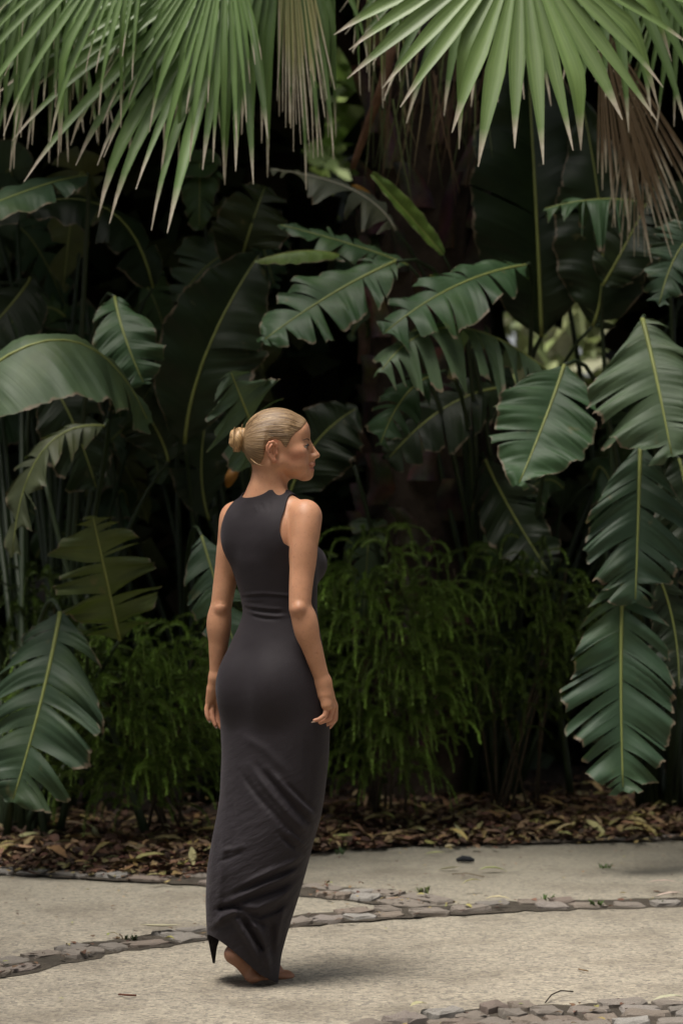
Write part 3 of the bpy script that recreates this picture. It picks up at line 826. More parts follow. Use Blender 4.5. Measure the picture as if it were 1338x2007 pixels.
for i in range(5):
    a = rnd.uniform(-.5, .5); bn.tube([bc + (HF * 6 + UP * 18 + HL * 4 * a) * u_, bc + (HF * (8 + 4 * a) + UP * 31 + HL * 8 * a) * u_], [.0008, .0002], 3, (1.7, 1.6, 1.4), False)
bn.build('hair_bun', M['hair'], hair)

# eyes, brows, lashes, nails
def eye_mat():
    m, nt, b = new_mat('eye'); L = nt.links
    a = nt.nodes.new('ShaderNodeVertexColor'); a.layer_name = 'Col'
    L.new(a.outputs[0], b.inputs['Base Color']); b.inputs['Roughness'].default_value = .12
    return m
M['eye'] = eye_mat()
def simple(name, c, rough=.5):
    m, nt, b = new_mat(name); co = coord(nt)
    nt.links.new(mixc(nt, noise_(nt, co, 200, 2), [x * .8 for x in c], [x * 1.2 for x in c]), b.inputs['Base Color']); b.inputs['Roughness'].default_value = rough
    return m
M['brow'] = simple('brow_hair', (.10, .058, .034), .7); M['lash'] = simple('lashes', (.012, .008, .006), .6); M['nail'] = simple('nail', (.66, .5, .44), .25)
for s in (-1, 1):
    c = hp(48.1, s * 21, -7.5); v = []; f = []; cc = []; n = 16; mR = 10
    look = HF * .99 + HL * .05
    look /= np.linalg.norm(look); e1 = np.cross(UP, look); e1 /= np.linalg.norm(e1); e2 = np.cross(look, e1)
    for i in range(mR + 1):
        th = math.pi * i / mR
        for k in range(n):
            ph = 2 * math.pi * k / n
            v.append(c + (look * math.cos(th) + (e1 * math.cos(ph) + e2 * math.sin(ph)) * math.sin(th)) * 9.1 * u_)
            cc.append((.005, .005, .005) if i < 1 else ((.03, .035, .03) if i < 3 else (.45, .4, .37)))
    for i in range(mR):
        for k in range(n): f.append((i * n + k, i * n + (k + 1) % n, (i + 1) * n + (k + 1) % n, (i + 1) * n + k))
    obj('eye', v, f, M['eye'], person, True, None, cc)
    lb = MB(); lb.tube([hp(57.5, s * 13, -7.5), hp(58.3, s * 18, -4.8), hp(57, s * 25, -4.2), hp(53, s * 31.5, -6.3)], [.0012, .0026, .003, .002], 5); lb.build('eyelash', M['lash'], person)
    lb = MB(); lb.tube([hp(60, s * 12, 3.5), hp(58.8, s * 18, 6.0), hp(55, s * 26, 7.4), hp(46.5, s * 34, 4.5)], [.0016, .0024, .0022, .0008], 6); lb.build('eyebrow', M['brow'], person)
for pts, r_ in FING_R + FING_L:
    P = P3(pts); t = P[-1] - P[-2]; t /= np.linalg.norm(t)
    nb_ = MB(); back = np.array([.25, -.3, -.35]) if pts[0][0] > 500 else np.array([0, .9, -.1])
    back = back - t * (back @ t); back /= np.linalg.norm(back); sd_ = np.cross(t, back)
    tip = P[-1] + back * r_ * .55
    vv = []
    for a, w_ in ((-.004, .8), (.004, .85), (.0105, .55)):
        for b_ in (-1, 0, 1): vv.append(tip + t * a + sd_ * b_ * w_ * r_ * .62 + back * (.001 if b_ == 0 else 0))
    nb_.add(vv, [(0, 1, 4, 3), (1, 2, 5, 4), (3, 4, 7, 6), (4, 5, 8, 7)])
    nb_.build('fingernail', M['nail'], person)

# ------------------------------------------------------------------ big-leaved plants
def petiole_mb(pts, r0, r1, c=(.02, .035, .012)):
    mb = MB(); n = 12; P = [bez(*pts, t) for t in np.linspace(0, 1, n)]
    mb.tube(P, list(np.linspace(r0, r1, n)), 7, c); return mb

def big_leaf(root, base, ctrl, tip, W, nrm=(0, -1, .5), tears=8, fold=.25, droop=.15, slant=.45, col=(.05, .105, .055), seed=0, sides=(1, 1), gap=.10, shape=.75, rib=(.22, .25, .07), wob=1.0):
    """one paddle leaf torn along its side veins, child of root, with its midrib as a sub-part"""
    rnd = random.Random(seed * 7 + 1); base, ctrl, tip, nrm = Vector(base), Vector(ctrl), Vector(tip), Vector(nrm)
    mb = MB(); NU = 8
    def frame(t):
        p = bez(base, ctrl, tip, t); T = ((ctrl - base) * (1 - t) + (tip - ctrl) * t).normalized()
        Sd = T.cross(nrm).normalized(); Nn = Sd.cross(T).normalized(); return p, T, Sd, Nn
    Lr = sum((bez(base, ctrl, tip, (i + 1) / 20) - bez(base, ctrl, tip, i / 20)).length for i in range(20))
    prof = lambda t: W * (max(0.0, math.sin(math.pi * min(1, max(0, .035 + .945 * t ** .85)))) ** shape)
    for si, s in enumerate((-1, 1)):
        if not sides[si]: continue
        cuts = sorted([0.0, 1.0] + [min(.97, max(.05, (k + rnd.uniform(-.4, 1.4)) / tears)) for k in range(tears)])
        ph = rnd.uniform(0, 6)
        for a, b in zip(cuts, cuts[1:]):
            if b - a < .012: continue
            nt_ = max(3, int((b - a) * 76) + 1)
            dr = droop * rnd.uniform(.4, 1.7); fo = fold * rnd.uniform(.5, 1.35); tw = rnd.uniform(-.35, .35) * wob; ln = rnd.uniform(.86, 1.06)
            depth_gap = min(.8, gap * rnd.uniform(.5, 3.2)); u0 = rnd.choice([0, 0, .05, .12, .25, .45])
            swing = rnd.uniform(-.10, .10) * wob
            v = []; uv = []; f = []
            mid = (a + b) / 2
            for i in range(nt_):
                t = a + (b - a) * i / (nt_ - 1); pleat = rnd.uniform(-1, 1) * W * .017; w = prof(t) * ln * (1 + .03 * math.sin(t * 40 + ph) + .02 * rnd.uniform(-1, 1))
                for j in range(NU):
                    u = j / (NU - 1)
                    ug = max(0, u - u0) / (1 - u0)
                    te = mid + (t - mid) * (1 - depth_gap * ug); p, T, Sd, Nn = frame(te)
                    rel = (t - mid) / max(b - a, 1e-3)
                    D = Sd * s * math.cos(slant) + T * (math.sin(slant) + swing * u)
                    h = fo * u - .55 * fo * u * u + tw * rel * u * u * min(1, (b - a) * Lr / W * 1.5)
                    wave = pleat * u ** .5 + .012 * math.sin(t * 31 + u * 3 + ph) * u * (W / .2)
                    v.append(p + D * (w * u) + Nn * (w * h + wave) + Vector((0, 0, -1)) * (dr * w * u * u))
                    uv.append((t * Lr + .0 * u, s * u))
            for i in range(nt_ - 1):
                for j in range(NU - 1):
                    q_ = (i * NU + j, (i + 1) * NU + j, (i + 1) * NU + j + 1, i * NU + j + 1)
                    f.append(q_ if s > 0 else q_[::-1])
            mb.add(v, f, uv)
    o = mb.build('leaf', M['banana'], root)
    k = rnd.uniform(.88, 1.12); o.color = (col[0] * k, col[1] * k, col[2] * k, 1)
    rb = MB(); pts = []; rad = []
    for i in range(15):
        t = i / 14; p, T, Sd, Nn = frame(t * .985); pts.append(p + Nn * .001); rad.append((W * .030) * (1 - .82 * t) + .0012)
    rb.tube(pts, rad, 6, rib); rb.build('midrib', M['stalk'], o)
    return o

def plant(label, bx, bd, group='giant bird of paradise plants in the bed'):
    p = at(bx, 1003.5, bd); return thing('bird_of_paradise_plant', label, 'plant', (p.x, bd, bed_z(p.x, bd)), group)
def leaf_on(root, spec, seed):
    (b, c, t, hw, kw) = spec
    B_, T_ = at(*b), at(*t); C_ = at(*c) if c else (B_ + T_) / 2 + Vector((0, -.03, .04))
    C2 = C_ * 2 - (B_ + T_) / 2 if c else C_            # c lies on the curve
    W = hw / FPX * (b[2] + t[2]) / 2
    stalk = kw.pop('stalk', True); lean = kw.pop('lean', .5)
    o = big_leaf(root, B_, C2, T_, W, seed=seed, **kw)
    if stalk:
        g0 = root.location + Vector((random.uniform(-.12, .12), random.uniform(-.1, .1), 0))
        d_in = (C2 - B_).normalized()
        ctrl = Vector((g0.x * lean + B_.x * (1 - lean) - d_in.x * .25, (g0.y + B_.y) / 2 + .12, B_.z + (.25 if d_in.z < .2 else -.25)))
        petiole_mb((g0, ctrl, B_), .018, max(.006, W * .03)).build('stalk', M['stalk'], root)
    return o

GRN = (.036, .078, .036); BLU = (.038, .075, .045); PALE = (.072, .115, .066); SHADED = (.013, .026, .009); OLV = (.028, .042, .011)  # the near-black green puts deep shade into the colour of rear leaves
up_n = (0, -.55, 1); fr_n = (0, -1, .35)
seed = 0
specs_left = [
    ((170, 345, 10.3), (60, 372, 10.0), (-130, 450, 9.6), 62, dict(nrm=up_n, tears=3, col=BLU, droop=.35)),
    ((-190, 905, 9.35), (95, 668, 9.3), (292, 830, 9.7), 125, dict(nrm=(-.1, -.75, .75), tears=2, col=PALE, droop=.55, fold=.05, gap=.03, wob=.3, sides=(1, 1))),
    ((225, 582, 10.1), (245, 660, 9.95), (282, 752, 9.9), 78, dict(nrm=(.15, -1, .3), tears=5, col=GRN, fold=.2)),
    ((205, 835, 9.9), (80, 890, 9.8), (25, 1092, 9.75), 55, dict(nrm=(-.4, -.8, .6), tears=7, col=(.06, .075, .04), droop=.5, gap=.3)),
    ((300, 565, 10.9), (190, 400, 10.8), (-30, 440, 10.6), 80, dict(nrm=up_n, tears=5, col=SHADED, droop=.5)),
    ((90, 740, 10.7), (140, 820, 10.6), (190, 960, 10.6), 80, dict(tears=5, col=SHADED, droop=.3)),
    ((60, 545, 11.0), (20, 600, 10.9), (-90, 720, 10.8), 90, dict(tears=6, col=SHADED)),
    ((330, 905, 10.8), (300, 830, 10.8), (225, 720, 10.7), 75, dict(tears=4, col=SHADED, nrm=(.2, -1, .1))),
]
specs_low = [
    ((235, 1255, 9.75), (208, 1130, 9.6), (182, 1010, 9.5), 112, dict(nrm=(.1, -1, .3), tears=8, col=(.085, .115, .035), gap=.38, droop=.15, slant=.3)),
    ((118, 1200, 9.45), (82, 1370, 9.3), (25, 1572, 9.2), 140, dict(nrm=(-.15, -1, .3), tears=10, col=(.037, .071, .041), gap=.16, slant=.3, droop=.3)),
    ((170, 1255, 9.6), (120, 1240, 9.5), (20, 1290, 9.4), 60, dict(nrm=up_n, tears=5, col=SHADED, droop=.4)),
]
specs_mid = [
    ((362, 870, 10.7), (405, 690, 10.7), (510, 495, 10.9), 118, dict(nrm=(.35, -1, .15), tears=2, col=SHADED, gap=.02, fold=.35, droop=.05)),
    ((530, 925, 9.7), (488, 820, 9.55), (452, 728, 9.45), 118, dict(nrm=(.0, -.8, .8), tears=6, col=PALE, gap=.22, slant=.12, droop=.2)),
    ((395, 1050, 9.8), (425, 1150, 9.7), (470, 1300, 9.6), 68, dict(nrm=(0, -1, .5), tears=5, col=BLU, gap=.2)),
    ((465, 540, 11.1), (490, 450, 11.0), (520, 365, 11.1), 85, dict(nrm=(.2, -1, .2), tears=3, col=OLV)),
    ((410, 1020, 10.9), (395, 900, 10.9), (420, 760, 11), 70, dict(tears=2, col=SHADED)),
    ((560, 1000, 10.9), (610, 880, 10.9), (700, 800, 10.9), 90, dict(tears=5, col=SHADED)),
]
specs_ctr = [
    ((775, 512, 10.1), (648, 578, 9.95), (515, 668, 9.8), 92, dict(nrm=(-.1, -1, .75), tears=7, col=GRN, gap=.16, droop=.22, slant=.35)),
    ((1030, 520, 10.3), (890, 562, 10.0), (750, 655, 9.8), 88, dict(nrm=(-.1, -1, .75), tears=8, col=GRN, gap=.2, droop=.25, slant=.35)),
    ((1080, 735, 10.3), (890, 642, 10.0), (745, 730, 9.75), 88, dict(nrm=(0, -.5, 1), tears=10, col=PALE, gap=.34, droop=1.0, slant=.15, sides=(1, 1))),
    ((850, 735, 10.1), (790, 780, 10), (745, 872, 9.95), 58, dict(tears=5, col=GRN, gap=.25, droop=.3)),
    ((800, 520, 10.4), (690, 480, 10.4), (545, 440, 10.4), 52, dict(nrm=(0, -.7, 1), tears=6, col=GRN, gap=.2, droop=.3)),
    ((665, 500, 10.2), (590, 492, 10.15), (500, 512, 10.1), 20, dict(nrm=(0, -.4, 1), tears=1, col=(.09, .15, .035), droop=1.2, gap=0)),
    ((868, 500, 10.3), (800, 420, 10.25), (728, 342, 10.2), 26, dict(nrm=(.6, -.9, .2), tears=1, col=(.085, .15, .035), fold=.9, droop=0, gap=0, shape=.55)),
    ((775, 452, 10.7), (690, 372, 10.7), (528, 332, 10.7), 60, dict(nrm=(.1, -.6, 1), tears=6, col=(.10, .115, .09), gap=.35, droop=.6, rib=(.4, .38, .3))),
    ((1060, 660, 11.0), (1050, 420, 11.0), (1030, 60, 11.2), 150, dict(nrm=(.25, -1, .05), tears=2, col=SHADED, gap=.03, fold=.4)),
    ((1160, 640, 10.9), (1180, 480, 10.9), (1140, 200, 11.0), 100, dict(nrm=(-.2, -1, .05), tears=3, col=SHADED, gap=.03, fold=.4)),
    ((980, 760, 10.9), (870, 800, 10.8), (760, 900, 10.8), 80, dict(tears=6, col=SHADED, droop=.4)),
    ((950, 900, 10.9), (1000, 1000, 10.9), (1080, 1130, 10.8), 80, dict(tears=5, col=SHADED)),
]
specs_right = [
    ((1105, 715, 9.8), (1072, 810, 9.7), (1015, 952, 9.55), 112, dict(nrm=(-.1, -1, .45), tears=3, col=GRN, gap=.05, slant=.3, wob=.5)),
    ((1258, 625, 9.5), (1285, 740, 9.35), (1316, 895, 9.2), 142, dict(nrm=(-.1, -1, .55), tears=6, col=PALE, gap=.15, slant=.35, droop=.3)),
    ((1254, 868, 9.55), (1250, 1010, 9.45), (1244, 1180, 9.35), 122, dict(nrm=(-.05, -1, .4), tears=9, col=BLU, gap=.2, slant=.55, droop=.25)),
    ((1220, 1125, 9.45), (1216, 1320, 9.35), (1220, 1550, 9.25), 132, dict(nrm=(0, -1, .3), tears=13, col=BLU, gap=.17, slant=.55, droop=.12)),
    ((1245, 395, 10.4), (1160, 392, 10.3), (1065, 410, 10.3), 55, dict(nrm=(0, -.5, 1), tears=7, col=GRN, gap=.3, droop=1.0)),
    ((1390, 440, 10.0), (1330, 490, 10.0), (1290, 600, 9.9), 70, dict(tears=6, col=BLU, gap=.25)),
    ((1330, 900, 10.2), (1350, 1000, 10.1), (1370, 1160, 10), 90, dict(tears=6, col=SHADED)),
    ((1290, 1130, 9.9), (1320, 1230, 9.9), (1330, 1350, 9.8), 60, dict(tears=5, col=SHADED)),
    ((1180, 560, 10.8), (1230, 470, 10.8), (1300, 330, 10.9), 80, dict(tears=4, col=SHADED)),
]
plants = [('broad leaved bird of paradise clump at the left with one pale leaf arching over', 120, 10.9, specs_left),
          ('low bird of paradise clump in the lower left corner beside the feathery shrub', 60, 10.1, specs_low),
          ('bird of paradise clump behind the head of the woman with one tall dark upright leaf', 400, 11.2, specs_mid),
          ('bird of paradise clump in the middle with shredded leaves hanging to the left', 960, 11.4, specs_ctr),
          ('bird of paradise clump at the right, three big torn leaves hanging in a column', 1290, 11.0, specs_right)]
sd_ = 10
for lab, bx, bd, sp in plants:
    root = plant(lab, bx, bd)
    for s_ in sp:
        sd_ += 1; leaf_on(root, s_, sd_)
    for k in range(13):
        cx_ = bx + random.uniform(-230, 230); cy_ = random.uniform(330, 1150); cx_ += 0 if not ((500 < cx_ < 800 and cy_ < 480) or (850 < cx_ < 1330 and 450 < cy_ < 800)) else 500; dd_ = random.uniform(11.3, 12.2); dx_ = random.uniform(-130, 130)
        sd_ += 1
        leaf_on(root, ((cx_, cy_, dd_), (cx_ + dx_ * .6, cy_ - random.uniform(-10, 60), dd_ - .05), (cx_ + dx_ * 1.5, cy_ + random.uniform(60, 190), dd_ - .1), random.uniform(45, 85),
                       dict(nrm=(random.uniform(-.4, .4), -1, random.uniform(.2, .8)), tears=random.randint(3, 9), col=random.choice([GRN, PALE, (.045, .085, .03), (.07, .085, .028)]), gap=random.uniform(.05, .3), droop=random.uniform(.1, .6))), sd_)
    # bare stalks standing in the clump
    for k in range(3):
        g0 = root.location + Vector((random.uniform(-.5, .5), random.uniform(-.15, .35), 0))
        e = g0 + Vector((random.uniform(-.5, .5), random.uniform(-.2, .3), random.uniform(1.3, 2.4)))
        petiole_mb((g0, g0.lerp(e, .5) + Vector((random.uniform(-.1, .1), 0, .1)), e), .020, .009, (.025, .04, .014)).build('stalk', M['stalk'], root)

# ------------------------------------------------------------------ fan palms
def fan_frond(root, hub, axis, normal, n, spread, L, seed, fuse=.5, grav=.25, tipdroop=.25, col=(.13, .21, .075), dry=.08, curl=.12, petiole=None, lvar=.15, wmul=1.0, broken=.0, name='frond', tipcol=(.42, .36, .24)):
    """a pleated fan leaf: segments joined near the hub, free and drooping toward the tips"""
    rnd = random.Random(seed); hub, axis, normal = Vector(hub), Vector(axis).normalized(), Vector(normal)
    side = axis.cross(normal).normalized(); normal = side.cross(axis).normalized()
    mb = MB(); NS = 13
    for i in range(n):
        a0 = (i / (n - 1) - .5) * spread if n > 1 else 0
        a0 += rnd.uniform(-.012, .012)
        Ls = L * (1 - .25 * (abs(a0) / (spread / 2)) ** 2) * (1 - lvar * rnd.random())
        da = spread / (n - 1) * .5 * wmul
        g = grav * rnd.uniform(.7, 1.4); td = tipdroop * rnd.uniform(.2, 1.8); lift = rnd.uniform(-.02, .02) * L
        sidebend = rnd.uniform(-.06, .06)
        pos = hub.copy(); s_prev = 0; brk = rnd.uniform(.5, .95) if rnd.random() < broken else 0
        v = []; uv = []; f = []; cc = []
        fu = fuse * rnd.uniform(.85, 1.12); wmax = math.tan(da) * fu * Ls
        br = (rnd.uniform(.85, 1.15))
        for k in range(NS):
            s = k / (NS - 1); s = .04 + .96 * s
            aa = a0 + sidebend * max(0, s - fu)
            D = axis * math.cos(aa) + side * math.sin(aa)
            cup = -curl * (1 - math.cos(a0)) * Ls * s
            bs = min(.93, g * s * s * 1.2 + brk * min(1, max(0, (s - fu - .03) / .16)) + td * max(0, s - .7) * 2.2)
            dr_ = (D * (1 - bs) + Vector((0, 0, -1)) * bs).normalized()
            pos = pos + dr_ * (Ls * (s - s_prev)); s_prev = s
            p = pos + normal * (cup + lift * s)
            w = math.tan(da) * s * Ls if s < fu else wmax * (1 - ((s - fu) / (1 - fu))) ** 1.05 * (1 + .18 * math.sin((s - fu) / (1 - fu) * math.pi)) + .0014
            t_ = D.cross(normal).normalized()
            pl = .42 * w * (1 if s < fu else max(.25, 1 - (s - fu)))
            dryf = min(1, max(0, (s - (1 - dry * 1.6 * rnd.uniform(.9, 1.1))) / (dry * .5)))
            c = [1 - dryf + dryf * x for x in (1, 1, 1)]
            v += [p - t_ * w + normal * pl, p - normal * pl * .4, p + t_ * w + normal * pl]
            for uu in (-1, 0, 1): uv.append((i * 7.3 + uu * .35, s * 2)); cc.append((dryf, br, max(0, 1 - abs(uu))))
        for k in range(NS - 1):
            for j in (0, 1): f.append((k * 3 + j, (k + 1) * 3 + j, (k + 1) * 3 + j + 1, k * 3 + j + 1))
        mb.add(v, f, uv, cc)
    o = mb.build(name, M['fan'], root); o.color = (*col, 1)
    if petiole is not None:
        pm = MB(); P0 = Vector(petiole); c_ = (P0 + hub) / 2 + Vector((0, 0, .35)); e_ = hub + axis * L * .07
        pm.tube([bez(P0, c_, e_, t) for t in np.linspace(0, 1, 12)], list(np.linspace(.03, .012, 12)), 7, (.10, .14, .05)); pm.build('petiole', M['stalk'], o)
    return o
# fan material: brown tips from the vertex data
def fan_mat():
    m, nt, b = new_mat('fan_palm_blade'); L = nt.links
    a = nt.nodes.new('ShaderNodeVertexColor'); a.layer_name = 'Col'; sc = nt.nodes.new('ShaderNodeSeparateColor'); L.new(a.outputs[0], sc.inputs[0])
    oi = nt.nodes.new('ShaderNodeObjectInfo')
    uvn = nt.nodes.new('ShaderNodeUVMap'); mp = nt.nodes.new('ShaderNodeMapping'); mp.inputs['Scale'].default_value = (9, .7, 1); L.new(uvn.outputs[0], mp.inputs[0])
    st = noise_(nt, mp.outputs[0], 1.0, 3, .6)
    n1 = noise_(nt, coord(nt), 5, 4)
    c = mixc(nt, st, (.45, .5, .42), (1.5, 1.45, 1.4)); c = mixc(nt, 1.0, oi.outputs['Color'], c, 'MULTIPLY')
    c = mixc(nt, 1.0, c, mixc(nt, n1, (.75, .8, .7), (1.25, 1.2, 1.25)), 'MULTIPLY')
    gcol = nt.nodes.new('ShaderNodeCombineColor')
    for i in range(3): L.new(sc.outputs[1], gcol.inputs[i])
    c = mixc(nt, 1.0, c, gcol.outputs[0], 'MULTIPLY')
    c = mixc(nt, math_(nt, 'MULTIPLY', sc.outputs[2], .35), c, mixc(nt, 1.0, c, (1.5, 1.45, 1.1), 'MULTIPLY'))
    c = mixc(nt, sc.outputs[0], c, mixc(nt, noise_(nt, coord(nt), 30, 3), (.22, .17, .11), (.68, .62, .5)))
    L.new(c, b.inputs['Base Color']); b.inputs['Roughness'].default_value = .42; b.inputs['Specular IOR Level'].default_value = .45
    bump(nt, b, st, .25, .004)
    tr = nt.nodes.new('ShaderNodeBsdfTranslucent'); L.new(mixc(nt, 1.0, c, (1.1, 1.25, .6), 'MULTIPLY'), tr.inputs[0])
    mx = nt.nodes.new('ShaderNodeMixShader'); mx.inputs[0].default_value = .25
    L.new(b.outputs[0], mx.inputs[1]); L.new(tr.outputs[0], mx.inputs[2]); L.new(mx.outputs[0], nt.nodes['Material Output'].inputs[0])
    return m
M['fan'] = fan_mat()

def palm_trunk(root, x, d, r0, h, nb, seed):
    rnd = random.Random(seed); mb = MB(); n = 20; rows = 40; v = []; f = []; cc = []
    z0 = root.location.z - .05
    for i in range(rows):
        t = i / (rows - 1)
        for k in range(n):
            a = 2 * math.pi * k / n; rr = r0 * (1.18 - .25 * t) * (1 + .12 * mnoise.noise((math.cos(a) * 2, math.sin(a) * 2, t * 9 + seed)))
            v.append((x + rr * math.cos(a), d + rr * math.sin(a), z0 + h * t)); s = rnd.uniform(.5, 1.3); cc.append((.06 * s, .044 * s, .033 * s))
    for i in range(rows - 1):
        for k in range(n): f.append((i * n + k, i * n + (k + 1) % n, (i + 1) * n + (k + 1) % n, (i + 1) * n + k))
    obj('trunk', v, f, M['bark'], root, True, None, cc)
    for k in range(nb):                          # old leaf bases wrapped round the trunk
        a = k * 2.39996; t = (k + .5) / nb; z = z0 + h * (.04 + .94 * t)
        rr = r0 * (1.15 - .25 * t); o = Vector((math.cos(a), math.sin(a), 0)); s = Vector((-o.y, o.x, 0)); w = r0 * rnd.uniform(.2, .4); L_ = rnd.uniform(.16, .36)
        c = Vector((x, d, z)) + o * rr; q = rnd.uniform(.55, 1.6); colr_ = (.085 * q, .060 * q, .046 * q)
        mb2 = MB(); vv = []; lean_ = rnd.uniform(-.09, .09)
        for j in range(4):
            tt = j / 3; ww = w * (1 - .45 * tt); out = o * (.015 + .07 * tt * tt * rnd.uniform(.6, 1.5)); bulge = .05 * (1 - tt * .5)
            p = c + out + Vector((0, 0, L_ * tt)) + s * (rnd.uniform(-.02, .02) + lean_ * tt)
            vv += [p - s * ww - o * .03, p - s * ww * .5 + o * bulge * .7, p + o * bulge, p + s * ww * .5 + o * bulge * .7, p + s * ww - o * .03]
        ff = [(j * 5 + i, j * 5 + i + 1, (j + 1) * 5 + i + 1, (j + 1) * 5 + i) for j in range(3) for i in range(4)] + [(15, 16, 17, 18, 19)]
        mb2.add(vv, ff, None, [[c_ * rnd.uniform(.6, 1.4) for c_ in colr_] for _ in vv]); mb2.build('leaf_base', M['bark'], root, True)

px_, d_ = 825, 11.6
tx = at(px_, 0, d_).x
palm1 = thing('fan_palm', 'fan palm with rough brown trunk in the middle and fronds hanging across the top left', 'palm', (tx, d_, bed_z(tx, d_)), 'fan palms over the bed')
palm_trunk(palm1, tx, d_, .235, 4.4, 110, 3)
crown1 = Vector((tx, d_, 4.5))
def fr(root, hub, tipdir, d_hub, d_tip, Lpx, seed, crown, **kw):
    """hub and direction in photo pixels, with distances"""
    h = at(hub[0], hub[1], d_hub); t = at(hub[0] + tipdir[0] * Lpx, hub[1] + tipdir[1] * Lpx, d_tip)
    n_ = kw.pop('normal', (0, -1, .5))
    return fan_frond(root, h, t - h, n_, L=(t - h).length, seed=seed, petiole=crown, **kw)
GP = (.11, .185, .06); GP2 = (.07, .12, .038)
def nd(x, y): l = math.hypot(x, y); return (x / l, y / l)
fr(palm1, (470, -85), nd(-.60, .80), 9.2, 8.7, 620, 1, crown1, n=20, spread=1.35, fuse=.58, grav=.12, tipdroop=.35, broken=.2, lvar=.22, col=GP, curl=.2)
fr(palm1, (560, -190), nd(-.10, 1), 9.6, 9.3, 560, 2, crown1, n=24, spread=1.7, fuse=.42, grav=.5, tipdroop=.3, col=GP2, curl=.1, broken=.6, lvar=.3)
fr(palm1, (445, -130), nd(-.40, .92), 9.0, 8.75, 520, 8, crown1, n=24, spread=1.3, fuse=.5, grav=.2, tipdroop=.4, col=GP, broken=.22, lvar=.35)
fr(palm1, (180, -190), nd(-.45, .9), 9.3, 9.0, 500, 3, crown1, n=19, spread=1.4, fuse=.5, broken=.4, lvar=.3, grav=.4, tipdroop=.3, col=GP2)
fr(palm1, (290, -150), nd(-.8, .6), 9.5, 9.2, 560, 4, crown1, n=20, spread=1.4, fuse=.55, broken=.25, lvar=.25, grav=.25, tipdroop=.3, col=GP2)
fr(palm1, (340, -140), nd(-.15, 1), 9.9, 9.7, 520, 5, crown1, n=16, spread=1.7, fuse=.4, broken=.5, lvar=.35, grav=.4, tipdroop=.3, col=GP2)
fr(palm1, (120, -60), nd(-.55, .84), 10.1, 9.9, 430, 16, crown1, n=20, spread=2.0, fuse=.4, grav=.25, col=GP2)
fr(palm1, (290, -190), nd(-.66, .75), 8.95, 8.7, 560, 9, crown1, n=22, spread=1.15, fuse=.52, grav=.15, tipdroop=.4, col=GP, broken=.18, lvar=.35)
fr(palm1, (120, -150), nd(-.5, .86), 9.1, 8.9, 520, 18, crown1, n=20, spread=1.2, fuse=.5, grav=.2, tipdroop=.4, col=GP2, broken=.3, lvar=.35)
fr(palm1, (735, -230), nd(.12, 1), 9.9, 9.8, 470, 19, crown1, n=14, spread=.6, fuse=.4, grav=.3, tipdroop=.4, col=(.13, .15, .06), broken=.4, lvar=.4, wmul=.8)
# dry hanging frond of narrow straw-coloured segments
fr(palm1, (562, -260), nd(.085, 1), 9.5, 9.4, 590, 7, crown1, n=22, spread=.26, fuse=.6, grav=.02, tipdroop=.05, col=(.27, .26, .14), dry=.2, wmul=.8, broken=.3)
# dead brown leaf stalk
ds = MB(); P = [at(768, 85, 10.6), at(752, 160, 10.6), at(722, 240, 10.7), at(690, 330, 10.8)]
ds.tube(resample(P, .05), [.028 - .0012 * i for i in range(len(resample(P, .05)))], 7, (.17, .095, .06)); ds.build('dead_stalk', M['bark'], palm1)
# fibres and thin dead strips hanging against the trunk
rnd = random.Random(21)
fb = MB()
for k in range(60):
    p = at(rnd.uniform(725, 960), rnd.uniform(60, 200), rnd.uniform(10.4, 11.2)); L_ = rnd.uniform(.2, .6); dx = rnd.uniform(-.12, .12)
    fb.tube([p, p + Vector((dx * .4, 0, -L_ * .5)), p + Vector((dx, .02, -L_))], [.006, .004, .001], 4, random.choice([(.10, .12, .05), (.2, .16, .09), (.12, .08, .05)]), False)
kind(fb.build('hanging_fibre', M['bark'], palm1), 'stuff')

tx2, d2 = at(1500, 0, 10.4).x, 10.4
palm2 = thing('fan_palm', 'fan palm whose bright green fan hangs into the top right above a brown dead frond', 'palm', (tx2, d2, bed_z(tx2, d2)), 'fan palms over the bed')
palm_trunk(palm2, tx2, d2, .2, 4.3, 60, 5)
crown2 = Vector((tx2, d2, 4.4))
fr(palm2, (1022, -118), nd(.02, 1), 8.75, 8.45, 450, 11, crown2, n=22, spread=2.8, fuse=.56, broken=.12, grav=.03, tipdroop=.12, col=(.14, .215, .075), curl=.16, lvar=.12, normal=(0, -1, .35))
fr(palm2, (960, -200), nd(-.25, 1), 9.6, 9.4, 480, 12, crown2, n=13, spread=1.6, fuse=.42, grav=.15, col=GP2)
fr(palm2, (1180, -170), nd(.45, .9), 9.3, 9.1, 470, 13, crown2, n=14, spread=1.6, fuse=.45, grav=.15, col=GP2)
fr(palm2, (1330, -120), nd(.1, 1), 9.8, 9.7, 420, 14, crown2, n=20, spread=1.7, fuse=.4, grav=.2, col=GP2)
fr(palm2, (1175, 40), nd(.28, .96), 9.7, 9.75, 500, 15, crown2, n=26, spread=.62, fuse=.72, grav=.03, tipdroop=.05, col=(.125, .088, .062), dry=.12, wmul=.95, lvar=.3)
fr(palm2, (1245, 120), nd(-.02, 1), 10.0, 10.1, 430, 17, crown2, n=14, spread=.34, fuse=.5, grav=.02, tipdroop=.05, col=(.14, .10, .07), dry=.12, wmul=.8, lvar=.3)

